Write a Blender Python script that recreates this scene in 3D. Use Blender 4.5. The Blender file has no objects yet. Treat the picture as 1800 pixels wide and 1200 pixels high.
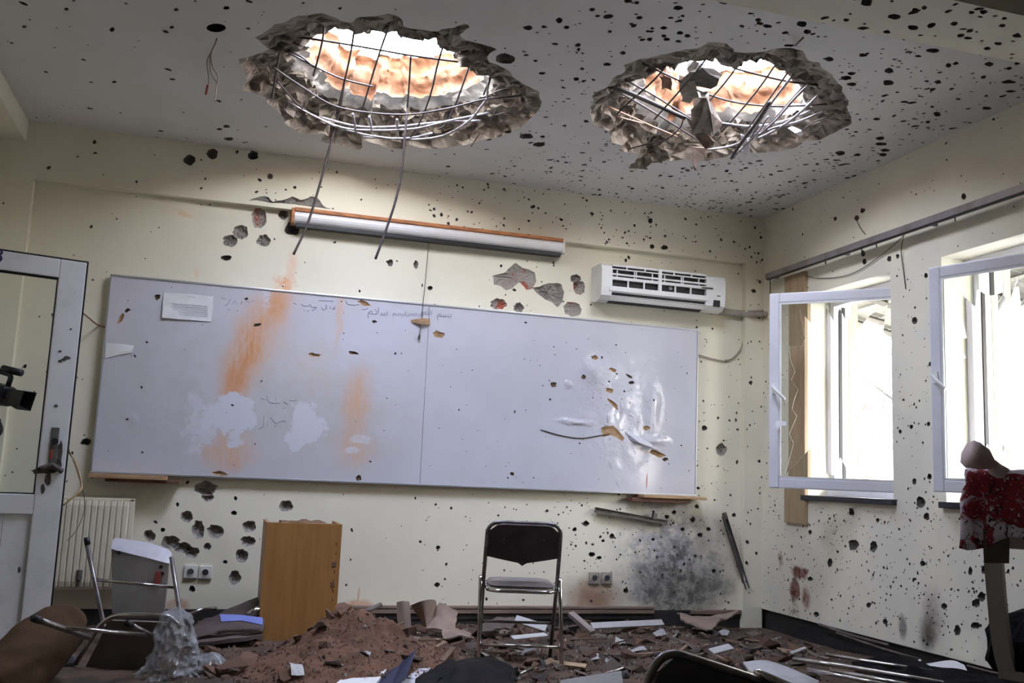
import bpy, bmesh, math, random
from mathutils import Vector, Matrix, noise, Euler
from mathutils.geometry import delaunay_2d_cdt

random.seed(11)
SC = bpy.context.scene
COL = SC.collection
rad = math.radians

# ------------------------------------------------------------------ camera
F_PX = 1686.75
YAW, PITCH, ROLL = rad(16.62), rad(8.12), rad(2.425)
CAM = Vector((0.0, 0.0, 1.05))
_fw = Vector((math.sin(YAW) * math.cos(PITCH), math.cos(YAW) * math.cos(PITCH), math.sin(PITCH)))
_r0 = Vector((math.cos(YAW), -math.sin(YAW), 0))
_u0 = _r0.cross(_fw)
_rt = _r0 * math.cos(ROLL) + _u0 * math.sin(ROLL)
_up = _u0 * math.cos(ROLL) - _r0 * math.sin(ROLL)
cam_data = bpy.data.cameras.new('camera')
cam_data.sensor_width = 36.0
cam_data.lens = F_PX / 1800 * 36.0
cam_data.clip_start = 0.02
cam_data.clip_end = 200
cam = bpy.data.objects.new('camera', cam_data)
COL.objects.link(cam)
cam.matrix_world = Matrix(((_rt.x, _up.x, -_fw.x, CAM.x), (_rt.y, _up.y, -_fw.y, CAM.y), (_rt.z, _up.z, -_fw.z, CAM.z), (0, 0, 0, 1)))
SC.camera = cam

# ------------------------------------------------------------------ exposure
SC.view_settings.view_transform = 'Standard'
SC.view_settings.look = 'None'
SC.view_settings.gamma = 1.0
SC.view_settings.use_curve_mapping = False
SC.view_settings.exposure = 1.14

SC.cycles.max_bounces = 8
SC.cycles.glossy_bounces = 3
SC.cycles.transmission_bounces = 6

# ------------------------------------------------------------------ room measures (metres)
XL, XR, YB, YW, YF, ZC, ZT = -1.62, 4.06, 6.64, 6.70, -5.0, 3.21, 3.62
WIN_Z0, WIN_Z1 = 1.02, 2.475
WINS = [(5.12, 6.05), (3.73, 4.66)]
WALL_T = 0.36

# ------------------------------------------------------------------ sky (bright haze, bluer overhead)
world = bpy.data.worlds.new('sky')
SC.world = world
world.use_nodes = True
wn = world.node_tree
wn.nodes.clear()
w_tc = wn.nodes.new('ShaderNodeTexCoord')
w_sep = wn.nodes.new('ShaderNodeSeparateXYZ')
w_ramp = wn.nodes.new('ShaderNodeValToRGB')
w_ramp.color_ramp.elements[0].position = 0.0
w_ramp.color_ramp.elements[0].color = (1.0, 0.94, 0.80, 1)
w_ramp.color_ramp.elements[1].position = 0.75
w_ramp.color_ramp.elements[1].color = (0.68, 0.75, 1.0, 1)
w_bg = wn.nodes.new('ShaderNodeBackground')
w_bg.inputs['Strength'].default_value = 17.0
w_out = wn.nodes.new('ShaderNodeOutputWorld')
wn.links.new(w_tc.outputs['Generated'], w_sep.inputs[0])
wn.links.new(w_sep.outputs['Z'], w_ramp.inputs[0])
wn.links.new(w_ramp.outputs[0], w_bg.inputs['Color'])
wn.links.new(w_bg.outputs[0], w_out.inputs['Surface'])


def portal(name, loc, size, normal):
    """sampling guide for daylight through a real opening; gives off no light of its own"""
    ld = bpy.data.lights.new(name, 'AREA')
    ld.shape = 'RECTANGLE'
    ld.size, ld.size_y = size
    ld.cycles.is_portal = True
    o = bpy.data.objects.new(name, ld)
    COL.objects.link(o)
    o.location = loc
    o.rotation_euler = Vector(normal).to_track_quat('-Z', 'Y').to_euler()
    return o


for _i, (_a, _b) in enumerate(WINS):
    portal('window_daylight', (XR + WALL_T + 0.02, (_a + _b) / 2, (WIN_Z0 + WIN_Z1) / 2), (_b - _a, WIN_Z1 - WIN_Z0), (-1, 0, 0))
portal('roof_hole_daylight', (0.80, 5.10, ZT + 0.06), (1.35, 1.6), (0, 0, -1))
portal('roof_hole_daylight', (2.65, 4.70, ZT + 0.06), (1.35, 1.6), (0, 0, -1))


# ------------------------------------------------------------------ measuring: photo pixel -> point on a plane of the room
def ray(x, y):
    return _fw + _rt * ((x - 900) / F_PX) - _up * ((y - 600) / F_PX)


def on(x, y, ax, v):
    d = ray(x, y)
    return CAM + d * ((v - CAM[ax]) / d[ax])


def PX(x, y, v): return on(x, y, 0, v)
def PY(x, y, v): return on(x, y, 1, v)
def PZ(x, y, v): return on(x, y, 2, v)


# ------------------------------------------------------------------ object helpers
def prop(o, label=None, cat=None, group=None, kind=None):
    if label: o['label'] = label
    if cat: o['category'] = cat
    if group: o['group'] = group
    if kind: o['kind'] = kind
    return o


def empty(name, loc=(0, 0, 0), rot=(0, 0, 0), **k):
    o = bpy.data.objects.new(name, None)
    o.empty_display_size = 0.1
    COL.objects.link(o)
    o.location = loc
    o.rotation_euler = rot
    return prop(o, **k)


def clone(root, loc=None, rot=None, scale=None, **k):
    def rec(o, par):
        c = o.copy()
        COL.objects.link(c)
        c.parent = par
        for ch in list(o.children):
            rec(ch, c)
        return c
    r = rec(root, None)
    if loc is not None: r.location = loc
    if rot is not None: r.rotation_euler = rot
    if scale is not None: r.scale = scale
    return prop(r, **k)


class MB:
    """collects geometry for one mesh"""
    def __init__(s):
        s.v, s.f, s.m = [], [], []

    def add(s, vs, fs, m=0):
        b = len(s.v)
        s.v += [tuple(p) for p in vs]
        s.f += [tuple(b + i for i in f) for f in fs]
        s.m += [m] * len(fs)
        return s

    def box(s, c, size, rot=None, m=0, bev=0.0):
        bm = bmesh.new()
        bmesh.ops.create_cube(bm, size=1.0)
        bmesh.ops.scale(bm, vec=size, verts=bm.verts)
        if bev > 0:
            bmesh.ops.bevel(bm, geom=list(bm.edges), offset=min(bev, min(size) * 0.45), segments=2, affect='EDGES', profile=0.6)
        M = Matrix.Translation(Vector(c))
        if rot is not None:
            M = M @ (rot.to_4x4() if isinstance(rot, Matrix) else Euler(rot).to_matrix().to_4x4())
        bm.verts.index_update()
        s.add([M @ v.co for v in bm.verts], [[v.index for v in f.verts] for f in bm.faces], m)
        bm.free()
        return s

    def bx(s, a, b, m=0, bev=0.0):
        a, b = Vector(a), Vector(b)
        return s.box((a + b) / 2, tuple(abs(t) for t in (b - a)), m=m, bev=bev)

    def tube(s, pts, r, n=8, m=0, cap=True):
        pts = [Vector(p) for p in pts]
        rs = r if isinstance(r, (list, tuple)) else [r] * len(pts)
        t0 = (pts[1] - pts[0]).normalized()
        a = Vector((0, 0, 1)) if abs(t0.z) < 0.9 else Vector((1, 0, 0))
        nrm = t0.cross(a).normalized()
        vs = []
        for i, p in enumerate(pts):
            if i == 0: t = pts[1] - pts[0]
            elif i == len(pts) - 1: t = pts[-1] - pts[-2]
            else: t = (pts[i + 1] - p).normalized() + (p - pts[i - 1]).normalized()
            t = t.normalized() if t.length > 1e-9 else t0
            nrm = nrm - t * nrm.dot(t)
            nrm = nrm.normalized() if nrm.length > 1e-6 else t.orthogonal().normalized()
            bn = t.cross(nrm)
            for k in range(n):
                an = 2 * math.pi * k / n
                vs.append(p + (nrm * math.cos(an) + bn * math.sin(an)) * rs[i])
        fs = []
        for i in range(len(pts) - 1):
            for k in range(n):
                k2 = (k + 1) % n
                fs.append((i * n + k, i * n + k2, (i + 1) * n + k2, (i + 1) * n + k))
        if cap:
            fs.append(tuple(range(n - 1, -1, -1)))
            fs.append(tuple((len(pts) - 1) * n + k for k in range(n)))
        return s.add(vs, fs, m)

    def prism(s, poly, vec, m=0):
        """polygon (3D points) pushed along vec"""
        poly = [Vector(p) for p in poly]
        n = len(poly)
        vec = Vector(vec)
        vs = poly + [p + vec for p in poly]
        fs = [tuple(range(n)), tuple(range(2 * n - 1, n - 1, -1))]
        fs += [(i, i + n, (i + 1) % n + n, (i + 1) % n) for i in range(n)]
        return s.add(vs, fs, m)

    def sheet(s, grid, thick=0.0, m=0):
        """grid[i][j] of points; thick > 0 gives it a second skin and edges"""
        ni, nj = len(grid), len(grid[0])
        G = [[Vector(p) for p in row] for row in grid]
        vs = [p for row in G for p in row]
        q = lambda i, j: i * nj + j
        fs = [(q(i, j), q(i, j + 1), q(i + 1, j + 1), q(i + 1, j)) for i in range(ni - 1) for j in range(nj - 1)]
        if thick > 0:
            off = ni * nj
            low = []
            for i in range(ni):
                for j in range(nj):
                    a = G[min(i + 1, ni - 1)][j] - G[max(i - 1, 0)][j]
                    b = G[i][min(j + 1, nj - 1)] - G[i][max(j - 1, 0)]
                    nn = a.cross(b)
                    nn = nn.normalized() if nn.length > 1e-12 else Vector((0, 0, 1))
                    low.append(G[i][j] - nn * thick)
            vs = vs + low
            fs += [tuple(off + k for k in reversed(f)) for f in list(fs)]
            rim = [(i, 0) for i in range(ni)] + [(ni - 1, j) for j in range(1, nj)] + [(i, nj - 1) for i in range(ni - 2, -1, -1)] + [(0, j) for j in range(nj - 2, 0, -1)]
            for k in range(len(rim)):
                a, b = q(*rim[k]), q(*rim[(k + 1) % len(rim)])
                fs.append((a, b, off + b, off + a))
        return s.add(vs, fs, m)

    def build(s, name, mats, parent=None, smooth=False, fixn=True, **k):
        me = bpy.data.meshes.new(name)
        me.from_pydata(s.v, [], s.f)
        if not isinstance(mats, (list, tuple)): mats = [mats]
        for mt in mats: me.materials.append(mt)
        if len(mats) > 1: me.polygons.foreach_set('material_index', s.m)
        if fixn:
            bm = bmesh.new()
            bm.from_mesh(me)
            bmesh.ops.recalc_face_normals(bm, faces=bm.faces)
            bm.to_mesh(me)
            bm.free()
        if smooth:
            me.polygons.foreach_set('use_smooth', [True] * len(me.polygons))
        me.update()
        o = bpy.data.objects.new(name, me)
        COL.objects.link(o)
        if parent is not None: o.parent = parent
        return prop(o, **k)


def smooth_by_angle(o, ang=35):
    bm = bmesh.new()
    bm.from_mesh(o.data)
    for f in bm.faces: f.smooth = True
    for e in bm.edges:
        if len(e.link_faces) == 2 and e.calc_face_angle(0) > rad(ang): e.smooth = False
    bm.to_mesh(o.data)
    bm.free()
    return o


def spline(pts, n=8):
    """Catmull-Rom through pts"""
    P = [Vector(p) for p in pts]
    if len(P) < 3:
        return [P[0].lerp(P[-1], i / n) for i in range(n + 1)]
    out = []
    for i in range(len(P) - 1):
        p0 = P[i - 1] if i else P[0] * 2 - P[1]
        p1, p2 = P[i], P[i + 1]
        p3 = P[i + 2] if i + 2 < len(P) else P[-1] * 2 - P[-2]
        for k in range(n):
            t = k / n
            out.append(0.5 * ((2 * p1) + (p2 - p0) * t + (2 * p0 - 5 * p1 + 4 * p2 - p3) * t * t + (3 * p1 - p0 - 3 * p2 + p3) * t ** 3))
    out.append(P[-1])
    return out


def rounded(pts, r, n=5):
    """polyline with its inner corners rounded by radius r"""
    P = [Vector(p) for p in pts]
    out = [P[0]]
    for i in range(1, len(P) - 1):
        a, b, c = P[i - 1], P[i], P[i + 1]
        ra = min(r, (a - b).length * 0.48, (c - b).length * 0.48)
        s, e = b + (a - b).normalized() * ra, b + (c - b).normalized() * ra
        for k in range(n + 1):
            t = k / n
            out.append(s * (1 - t) ** 2 + b * 2 * t * (1 - t) + e * t * t)
    out.append(P[-1])
    return out


def fnoise(x, y, z=0.0, o=4):
    return noise.fractal((x, y, z), 1.0, 2.0, o, noise_basis='PERLIN_ORIGINAL')


# ------------------------------------------------------------------ materials
def _n(nt, t, **k):
    nd = nt.nodes.new(t)
    for a, b in k.items():
        if hasattr(nd, a): setattr(nd, a, b)
    return nd


def newmat(name):
    m = bpy.data.materials.new(name)
    m.use_nodes = True
    nt = m.node_tree
    b = nt.nodes['Principled BSDF']
    return m, nt, b


def rgba(c): return (c[0], c[1], c[2], 1.0)


def mixc(nt, fac, a, b, blend='MIX'):
    mx = _n(nt, 'ShaderNodeMix', data_type='RGBA', blend_type=blend)
    for s, v in ((mx.inputs[0], fac), (mx.inputs[6], a), (mx.inputs[7], b)):
        if isinstance(v, bpy.types.NodeSocket): nt.links.new(v, s)
        elif isinstance(v, (int, float)): s.default_value = v
        else: s.default_value = rgba(v)
    return mx.outputs[2]


def mth(nt, op, a, b=None, clamp=False):
    nd = _n(nt, 'ShaderNodeMath', operation=op, use_clamp=clamp)
    for s, v in ((nd.inputs[0], a), (nd.inputs[1], b)):
        if v is None: continue
        if isinstance(v, bpy.types.NodeSocket): nt.links.new(v, s)
        else: s.default_value = v
    return nd.outputs[0]


def ntex(nt, vec, scale, detail=4, rough=0.55, dist=0.0):
    nd = _n(nt, 'ShaderNodeTexNoise')
    nd.inputs['Scale'].default_value = scale
    nd.inputs['Detail'].default_value = detail
    nd.inputs['Roughness'].default_value = rough
    nd.inputs['Distortion'].default_value = dist
    nt.links.new(vec, nd.inputs['Vector'])
    return nd


def mrange(nt, v, a, b, c=0.0, d=1.0, smooth=True):
    nd = _n(nt, 'ShaderNodeMapRange', interpolation_type='SMOOTHSTEP' if smooth else 'LINEAR')
    nt.links.new(v, nd.inputs['Value'])
    nd.inputs['From Min'].default_value = a
    nd.inputs['From Max'].default_value = b
    nd.inputs['To Min'].default_value = c
    nd.inputs['To Max'].default_value = d
    return nd.outputs[0]


def mapping(nt, vec, loc=(0, 0, 0), rot=(0, 0, 0), scale=(1, 1, 1), typ='TEXTURE'):
    nd = _n(nt, 'ShaderNodeMapping', vector_type=typ)
    nd.inputs['Location'].default_value = loc
    nd.inputs['Rotation'].default_value = rot
    nd.inputs['Scale'].default_value = scale
    nt.links.new(vec, nd.inputs['Vector'])
    return nd.outputs[0]


def stain_mask(nt, vec, c, r, ang=0.0, axis='Y', inner=0.25, dist=0.3, nscale=6.0, patch=0.5, streak=None):
    """blotch of dirt with a shape of its own: centre c, radii r, broken up by noise"""
    nz = ntex(nt, vec, nscale, 3, 0.6)
    sub = _n(nt, 'ShaderNodeVectorMath', operation='SUBTRACT')
    nt.links.new(nz.outputs['Color'], sub.inputs[0])
    sub.inputs[1].default_value = (0.5, 0.5, 0.5)
    sc = _n(nt, 'ShaderNodeVectorMath', operation='SCALE')
    nt.links.new(sub.outputs[0], sc.inputs[0])
    sc.inputs['Scale'].default_value = dist
    ad = _n(nt, 'ShaderNodeVectorMath', operation='ADD')
    nt.links.new(vec, ad.inputs[0])
    nt.links.new(sc.outputs[0], ad.inputs[1])
    if axis == 'Y':
        mp = mapping(nt, ad.outputs[0], c, (0, ang, 0), (r[0], 50, r[1]))
    elif axis == 'X':
        mp = mapping(nt, ad.outputs[0], c, (ang, 0, 0), (50, r[0], r[1]))
    else:
        mp = mapping(nt, ad.outputs[0], c, (0, 0, ang), (r[0], r[1], 50))
    ln = _n(nt, 'ShaderNodeVectorMath', operation='LENGTH')
    nt.links.new(mp, ln.inputs[0])
    m = mrange(nt, ln.outputs['Value'], inner, 1.0, 1.0, 0.0)
    if patch > 0:
        v2 = vec if streak is None else mapping(nt, vec, scale=streak, typ='POINT')
        p = ntex(nt, v2, nscale * 2.2, 3, 0.7)
        m = mth(nt, 'MULTIPLY', m, mrange(nt, p.outputs['Fac'], 0.40, 0.60, max(0.0, 1.0 - patch * 1.25), 1.0))
    return m


def surf(name, col, rough=0.8, col2=None, nscale=8.0, metal=0.0, bump=0.0, bscale=40.0, stains=(), coord='Object', spec=None, contrast=(0.35, 0.65), stretch=(1, 1, 1), alpha=None, transmission=0.0):
    m, nt, b = newmat(name)
    tc = _n(nt, 'ShaderNodeTexCoord')
    vec = tc.outputs[coord]
    if stretch != (1, 1, 1): vec_n = mapping(nt, vec, scale=stretch, typ='POINT')
    else: vec_n = vec
    c = None
    if col2 is not None:
        nz = ntex(nt, vec_n, nscale, 5, 0.6)
        c = mixc(nt, mrange(nt, nz.outputs['Fac'], *contrast), col, col2)
    for st in stains:
        st = dict(st)
        sc_ = st.pop('col')
        k = st.pop('amt', 1.0)
        mk = stain_mask(nt, vec, **st)
        c = mixc(nt, mth(nt, 'MULTIPLY', mk, k), c if c is not None else col, sc_)
    if c is None: b.inputs['Base Color'].default_value = rgba(col)
    else: nt.links.new(c, b.inputs['Base Color'])
    b.inputs['Roughness'].default_value = rough
    b.inputs['Metallic'].default_value = metal
    if spec is not None: b.inputs['Specular IOR Level'].default_value = spec
    if transmission: b.inputs['Transmission Weight'].default_value = transmission
    if bump > 0:
        nb = ntex(nt, vec_n, bscale, 6, 0.65)
        bp = _n(nt, 'ShaderNodeBump')
        bp.inputs['Strength'].default_value = bump
        bp.inputs['Distance'].default_value = 0.01
        nt.links.new(nb.outputs['Fac'], bp.inputs['Height'])
        nt.links.new(bp.outputs[0], b.inputs['Normal'])
    return m


def WB(x, y): return tuple(PY(x, y, YW))
def WR(x, y): return tuple(PX(x, y, XR))


CREAM = (0.83, 0.795, 0.64)
M_wall_back = surf('wall_paint_back', CREAM, 0.75, (0.78, 0.745, 0.595), 1.6, bump=0.06, bscale=60, stains=[
    dict(col=(0.46, 0.45, 0.50), c=WB(1165, 965), r=(0.62, 0.62), inner=0.15, dist=0.35, nscale=5, patch=0.6, amt=0.85),
    dict(col=(0.085, 0.078, 0.070), c=WB(1185, 1005), r=(0.58, 0.55), inner=0.0, dist=0.5, nscale=6, patch=0.6, amt=1.0),
    dict(col=(0.10, 0.095, 0.085), c=WB(1190, 1045), r=(0.50, 0.30), inner=0.2, dist=0.35, nscale=8, patch=0.4, amt=0.9),
    dict(col=(0.13, 0.125, 0.12), c=WB(1255, 1030), r=(0.22, 0.24), inner=0.05, dist=0.2, nscale=6, patch=0.3, amt=0.75),
    dict(col=(0.30, 0.175, 0.105), c=WB(1042, 1052), r=(0.32, 0.24), inner=0.1, dist=0.2, nscale=6, patch=0.0, amt=0.95),
    dict(col=(0.50, 0.46, 0.36), c=WB(1235, 960), r=(0.14, 0.14), inner=0.1, dist=0.15, nscale=8, patch=0.3, amt=0.6),
    dict(col=(0.78, 0.36, 0.14), c=WB(500, 500), r=(0.10, 0.10), inner=0.1, dist=0.10, nscale=14, patch=0.4, amt=0.9),
    dict(col=(0.82, 0.58, 0.42), c=WB(513, 470), r=(0.05, 0.17), inner=0.3, dist=0.06, nscale=12, patch=0.2, amt=0.8),
    dict(col=(0.80, 0.55, 0.32), c=WB(322, 374), r=(0.11, 0.03), ang=0.35, inner=0.1, dist=0.08, nscale=16, patch=0.7, amt=0.9),
    dict(col=(0.80, 0.60, 0.40), c=WB(345, 480), r=(0.03, 0.06), inner=0.1, dist=0.05, nscale=16, patch=0.5, amt=0.8),
    dict(col=(0.62, 0.36, 0.20), c=WB(632, 1068), r=(0.14, 0.07), inner=0.5, dist=0.05, nscale=8, patch=0.2, amt=0.9),
    dict(col=(0.62, 0.36, 0.20), c=WB(630, 1045), r=(0.012, 0.07), inner=0.5, dist=0.02, nscale=8, patch=0.0, amt=0.6),
    dict(col=(0.60, 0.40, 0.26), c=WB(312, 1066), r=(0.10, 0.07), inner=0.5, dist=0.05, nscale=8, patch=0.2, amt=0.9),
])
M_wall_right = surf('wall_paint_right', CREAM, 0.75, (0.75, 0.73, 0.62), 1.5, bump=0.06, bscale=60, stains=[
    dict(col=(0.16, 0.035, 0.022), c=WR(1405, 1006), r=(0.12, 0.07), axis='X', inner=0.6, dist=0.10, nscale=12, patch=0.15),
    dict(col=(0.16, 0.040, 0.025), c=WR(1397, 1036), r=(0.07, 0.12), axis='X', inner=0.55, dist=0.08, nscale=12, patch=0.15),
    dict(col=(0.24, 0.10, 0.06), c=WR(1416, 1050), r=(0.08, 0.10), axis='X', inner=0.2, dist=0.08, nscale=12, patch=0.3),
    dict(col=(0.22, 0.07, 0.05), c=WR(1372, 982), r=(0.05, 0.09), axis='X', inner=0.1, dist=0.08, nscale=20, patch=0.8),
    dict(col=(0.35, 0.27, 0.20), c=WR(1395, 1075), r=(0.10, 0.08), axis='X', inner=0.1, dist=0.08, nscale=12, patch=0.7),
    dict(col=(0.06, 0.038, 0.025), c=WR(1632, 1114), r=(0.10, 0.16), axis='X', ang=0.25, inner=0.1, dist=0.06, nscale=10, patch=0.1, amt=0.95),
    dict(col=(0.16, 0.12, 0.10), c=WR(1638, 1082), r=(0.14, 0.24), axis='X', inner=0.0, dist=0.08, nscale=10, patch=0.2, amt=0.75),
    dict(col=(0.16, 0.14, 0.13), c=WR(1587, 1102), r=(0.05, 0.10), axis='X', inner=0.4, dist=0.03, nscale=10, patch=0.1, amt=0.85),
    dict(col=(0.62, 0.50, 0.36), c=WR(1560, 905), r=(0.35, 0.12), axis='X', inner=0.0, dist=0.1, nscale=8, patch=0.6, amt=0.5),
])
M_wall = surf('wall_paint', CREAM, 0.78, (0.74, 0.715, 0.60), 1.6, bump=0.06, bscale=60)
M_ceil = surf('ceiling_plaster', (0.70, 0.69, 0.67), 0.85, (0.655, 0.645, 0.62), 2.0, bump=0.05, bscale=70)
M_pit = surf('pit_plaster', (0.115, 0.10, 0.085), 0.95, (0.055, 0.048, 0.042), 40)
M_crater = surf('broken_plaster', (0.36, 0.33, 0.295), 0.95, (0.22, 0.20, 0.18), 18, bump=0.6, bscale=60)
M_crater_red = surf('broken_plaster_brick', (0.36, 0.33, 0.295), 0.95, (0.42, 0.12, 0.075), 9, bump=0.6, bscale=60, contrast=(0.5, 0.62))
M_crater_dark = surf('broken_concrete_dark', (0.13, 0.125, 0.105), 0.95, (0.085, 0.08, 0.07), 20, bump=0.5, bscale=60)
M_concrete = surf('concrete', (0.40, 0.36, 0.30), 0.95, (0.20, 0.175, 0.145), 7, bump=1.0, bscale=24)
M_brick = surf('clay_brick', (0.25, 0.125, 0.07), 0.92, (0.36, 0.25, 0.18), 6, bump=0.9, bscale=22, contrast=(.48, .75))
M_insul = surf('insulation', (0.86, 0.85, 0.80), 0.9, (0.55, 0.58, 0.56), 9, bump=0.8, bscale=30)
M_steel = surf('rebar_steel', (0.035, 0.030, 0.028), 0.6, (0.07, 0.05, 0.04), 30, metal=0.2)
M_steel_clean = surf('rebar_bright', (0.42, 0.41, 0.42), 0.45, (0.22, 0.19, 0.18), 30, metal=0.6)
M_black = surf('black_plastic', (0.012, 0.012, 0.013), 0.5)
M_sill = surf('dark_sill', (0.018, 0.019, 0.028), 0.35)
M_pvc = surf('white_upvc', (0.74, 0.74, 0.79), 0.35, (0.70, 0.70, 0.75), 3)
M_pvc_dirty = surf('white_upvc_worn', (0.76, 0.77, 0.77), 0.4, (0.64, 0.65, 0.64), 5, contrast=(0.45, 0.75))
M_floor = surf('floor_tile', (0.10, 0.085, 0.075), 0.8, (0.16, 0.13, 0.11), 6, bump=0.2)
M_skirt = surf('dark_skirting', (0.018, 0.017, 0.017), 0.6, (0.035, 0.03, 0.028), 8)

m, nt, b = newmat('window_glass')
b.inputs['Base Color'].default_value = (0.93, 0.97, 0.95, 1)
b.inputs['Roughness'].default_value = 0.02
b.inputs['Transmission Weight'].default_value = 1.0
b.inputs['IOR'].default_value = 1.1
M_glass = m
M_shard = surf('glass_edge', (0.80, 0.86, 0.84), 0.15, spec=0.8)


# ------------------------------------------------------------------ shrapnel: outlines, pits, pitted sheets
def blob(cx, cy, rx, ry, n=10, rough=0.25, ang=None):
    ang = random.uniform(0, 6.28) if ang is None else ang
    ca, sa = math.cos(ang), math.sin(ang)
    ph = [random.uniform(-1, 1) * rough for _ in range(n)]
    out = []
    for k in range(n):
        t = 2 * math.pi * k / n
        r = 1 + ph[k]
        x, y = rx * r * math.cos(t), ry * r * math.sin(t)
        out.append((cx + x * ca - y * sa, cy + x * sa + y * ca))
    return out


class Frame:
    """flat face of the room: origin, two axes in it, outward normal"""
    def __init__(s, o, u, v, n):
        s.o, s.u, s.v, s.n = Vector(o), Vector(u), Vector(v), Vector(n)

    def p(s, a, b, d=0.0): return s.o + s.u * a + s.v * b - s.n * d
    def inv(s, P): return ((Vector(P) - s.o).dot(s.u), (Vector(P) - s.o).dot(s.v))


def px_poly(pts, fr, conv):
    return [fr.inv(conv(x, y)) for x, y in pts]


def inside(pt, poly):
    x, y = pt
    c = False
    for i in range(len(poly)):
        x1, y1 = poly[i]
        x2, y2 = poly[i - 1]
        if (y1 > y) != (y2 > y) and x < (x2 - x1) * (y - y1) / (y2 - y1) + x1: c = not c
    return c


def cut_sheet(mb, fr, outline, cuts, depth=0.0, m=0):
    """flat face with real openings where the cut outlines run"""
    vs, edges = [], []
    for loop in [outline] + cuts:
        b0, n = len(vs), len(loop)
        vs += [Vector(p) for p in loop]
        edges += [(b0 + i, b0 + (i + 1) % n) for i in range(n)]
    ov, oe, of, _a, _b, _c = delaunay_2d_cdt(vs, edges, [], 0, 1e-6, False)
    cell, grid = 0.12, {}
    for k, loop in enumerate(cuts):
        xs, ys = [p[0] for p in loop], [p[1] for p in loop]
        for i in range(int(min(xs) // cell), int(max(xs) // cell) + 1):
            for j in range(int(min(ys) // cell), int(max(ys) // cell) + 1):
                grid.setdefault((i, j), []).append(k)
    keep = []
    for f in of:
        x, y = sum(ov[i].x for i in f) / 3, sum(ov[i].y for i in f) / 3
        if not inside((x, y), outline): continue
        if any(inside((x, y), cuts[k]) for k in grid.get((int(x // cell), int(y // cell)), ())): continue
        keep.append(f)
    mb.add([fr.p(v.x, v.y, depth) for v in ov], keep, m)


def bowl(mb, fr, loop, depth, m=0, rings=1):
    n = len(loop)
    cx, cy = sum(p[0] for p in loop) / n, sum(p[1] for p in loop) / n
    vs = [fr.p(p[0], p[1], 0) for p in loop]
    fs = []
    prof = [(0.62, 0.8)] if rings == 1 else [(0.86, 0.45), (0.66, 0.8), (0.4, 0.95)]
    for q, (s, d) in enumerate(prof):
        b0 = len(vs)
        for p in loop:
            jx = random.uniform(-0.06, 0.06)
            vs.append(fr.p(cx + (p[0] - cx) * (s + jx), cy + (p[1] - cy) * (s + jx), depth * d * random.uniform(0.7, 1.25)))
        pb = b0 - n
        fs += [(pb + i, pb + (i + 1) % n, b0 + (i + 1) % n, b0 + i) for i in range(n)]
    c = len(vs)
    vs.append(fr.p(cx, cy, depth))
    fs += [(c - n + i, c - n + (i + 1) % n, c) for i in range(n)]
    mb.add(vs, fs, m)


def wall_face(name, fr, outline, holes, small, big, mat, parent=None, kind='structure', mb=None, pit_name='shrapnel_pits', pit_mat=None):
    """painted face with pits (one joined part) and large craters (a part each)"""
    mb = mb or MB()
    cut_sheet(mb, fr, outline, holes + [s[0] for s in small] + [g[0] for g in big])
    o = mb.build(name, mat, parent, fixn=False, kind=kind)
    if small:
        pm = MB()
        for loop, d in small: bowl(pm, fr, loop, d)
        pm.build(pit_name, pit_mat or M_pit, o, fixn=False, kind='stuff')
    for loop, d, mt in big:
        g = MB()
        bowl(g, fr, loop, d, rings=3)
        g.build('plaster_crater', mt, o, fixn=False)
    return o


def scatter(n, fr, rect, dens, avoid, rmin=0.005, rmax=0.016, asp=1.6):
    """small pits at random where dens(u, v) allows"""
    out, guard = [], 0
    while len(out) < n and guard < n * 60:
        guard += 1
        u, v = random.uniform(rect[0], rect[1]), random.uniform(rect[2], rect[3])
        if random.random() > dens(u, v): continue
        if any(inside((u, v), a) for a in avoid): continue
        r = rmin + (rmax - rmin) * random.random() ** 2.9
        loop = blob(u, v, r * random.uniform(1, asp), r, n=7 if r < 0.009 else 9)
        if any(not (rect[0] + .002 < p[0] < rect[1] - .002 and rect[2] + .002 < p[1] < rect[3] - .002) for p in loop): continue
        if any(inside(p, a) for p in loop for a in avoid): continue
        out.append((loop, max(0.008, r * random.uniform(0.9, 1.6))))
    return out


def gauss(u, v, cu, cv, su, sv): return math.exp(-((u - cu) / su) ** 2 - ((v - cv) / sv) ** 2)


def px_blob(x, y, rx, ry, fr, conv, n=14, rough=0.18, ang=0.0):
    return px_poly(blob(x, y, rx, ry, n, rough, ang), fr, conv)


# ------------------------------------------------------------------ floor
fl = MB().bx((XL - .3, YF - .3, -0.2), (XR + .4, YW + .3, 0.0))
fl.build('floor', M_floor, kind='structure')

# ------------------------------------------------------------------ ceiling with two blast holes
FR_C = Frame((0, 0, ZC), (1, 0, 0), (0, 1, 0), (0, 0, -1))
cz = lambda x, y: PZ(x, y, ZC)
H1 = [(155, 200), (250, 130), (370, 85), (500, 70), (580, 100), (640, 115), (720, 90), (850, 65), (900, 80), (940, 140), (1000, 155), (1090, 170), (1180, 150), (1230, 125), (1275, 135), (1270, 155), (1215, 190), (1250, 215), (1340, 235), (1405, 262), (1360, 285), (1365, 320), (1440, 350), (1525, 410), (1560, 450), (1640, 490), (1665, 545), (1600, 620), (1540, 670), (1440, 720), (1340, 735), (1230, 770), (1100, 785), (1000, 775), (950, 765), (920, 790), (830, 775), (740, 745), (690, 790), (600, 770), (490, 750), (510, 700), (400, 710), (310, 650), (260, 580), (180, 510), (85, 475), (95, 420), (70, 350), (75, 315), (150, 290), (220, 265), (180, 230)]
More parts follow.
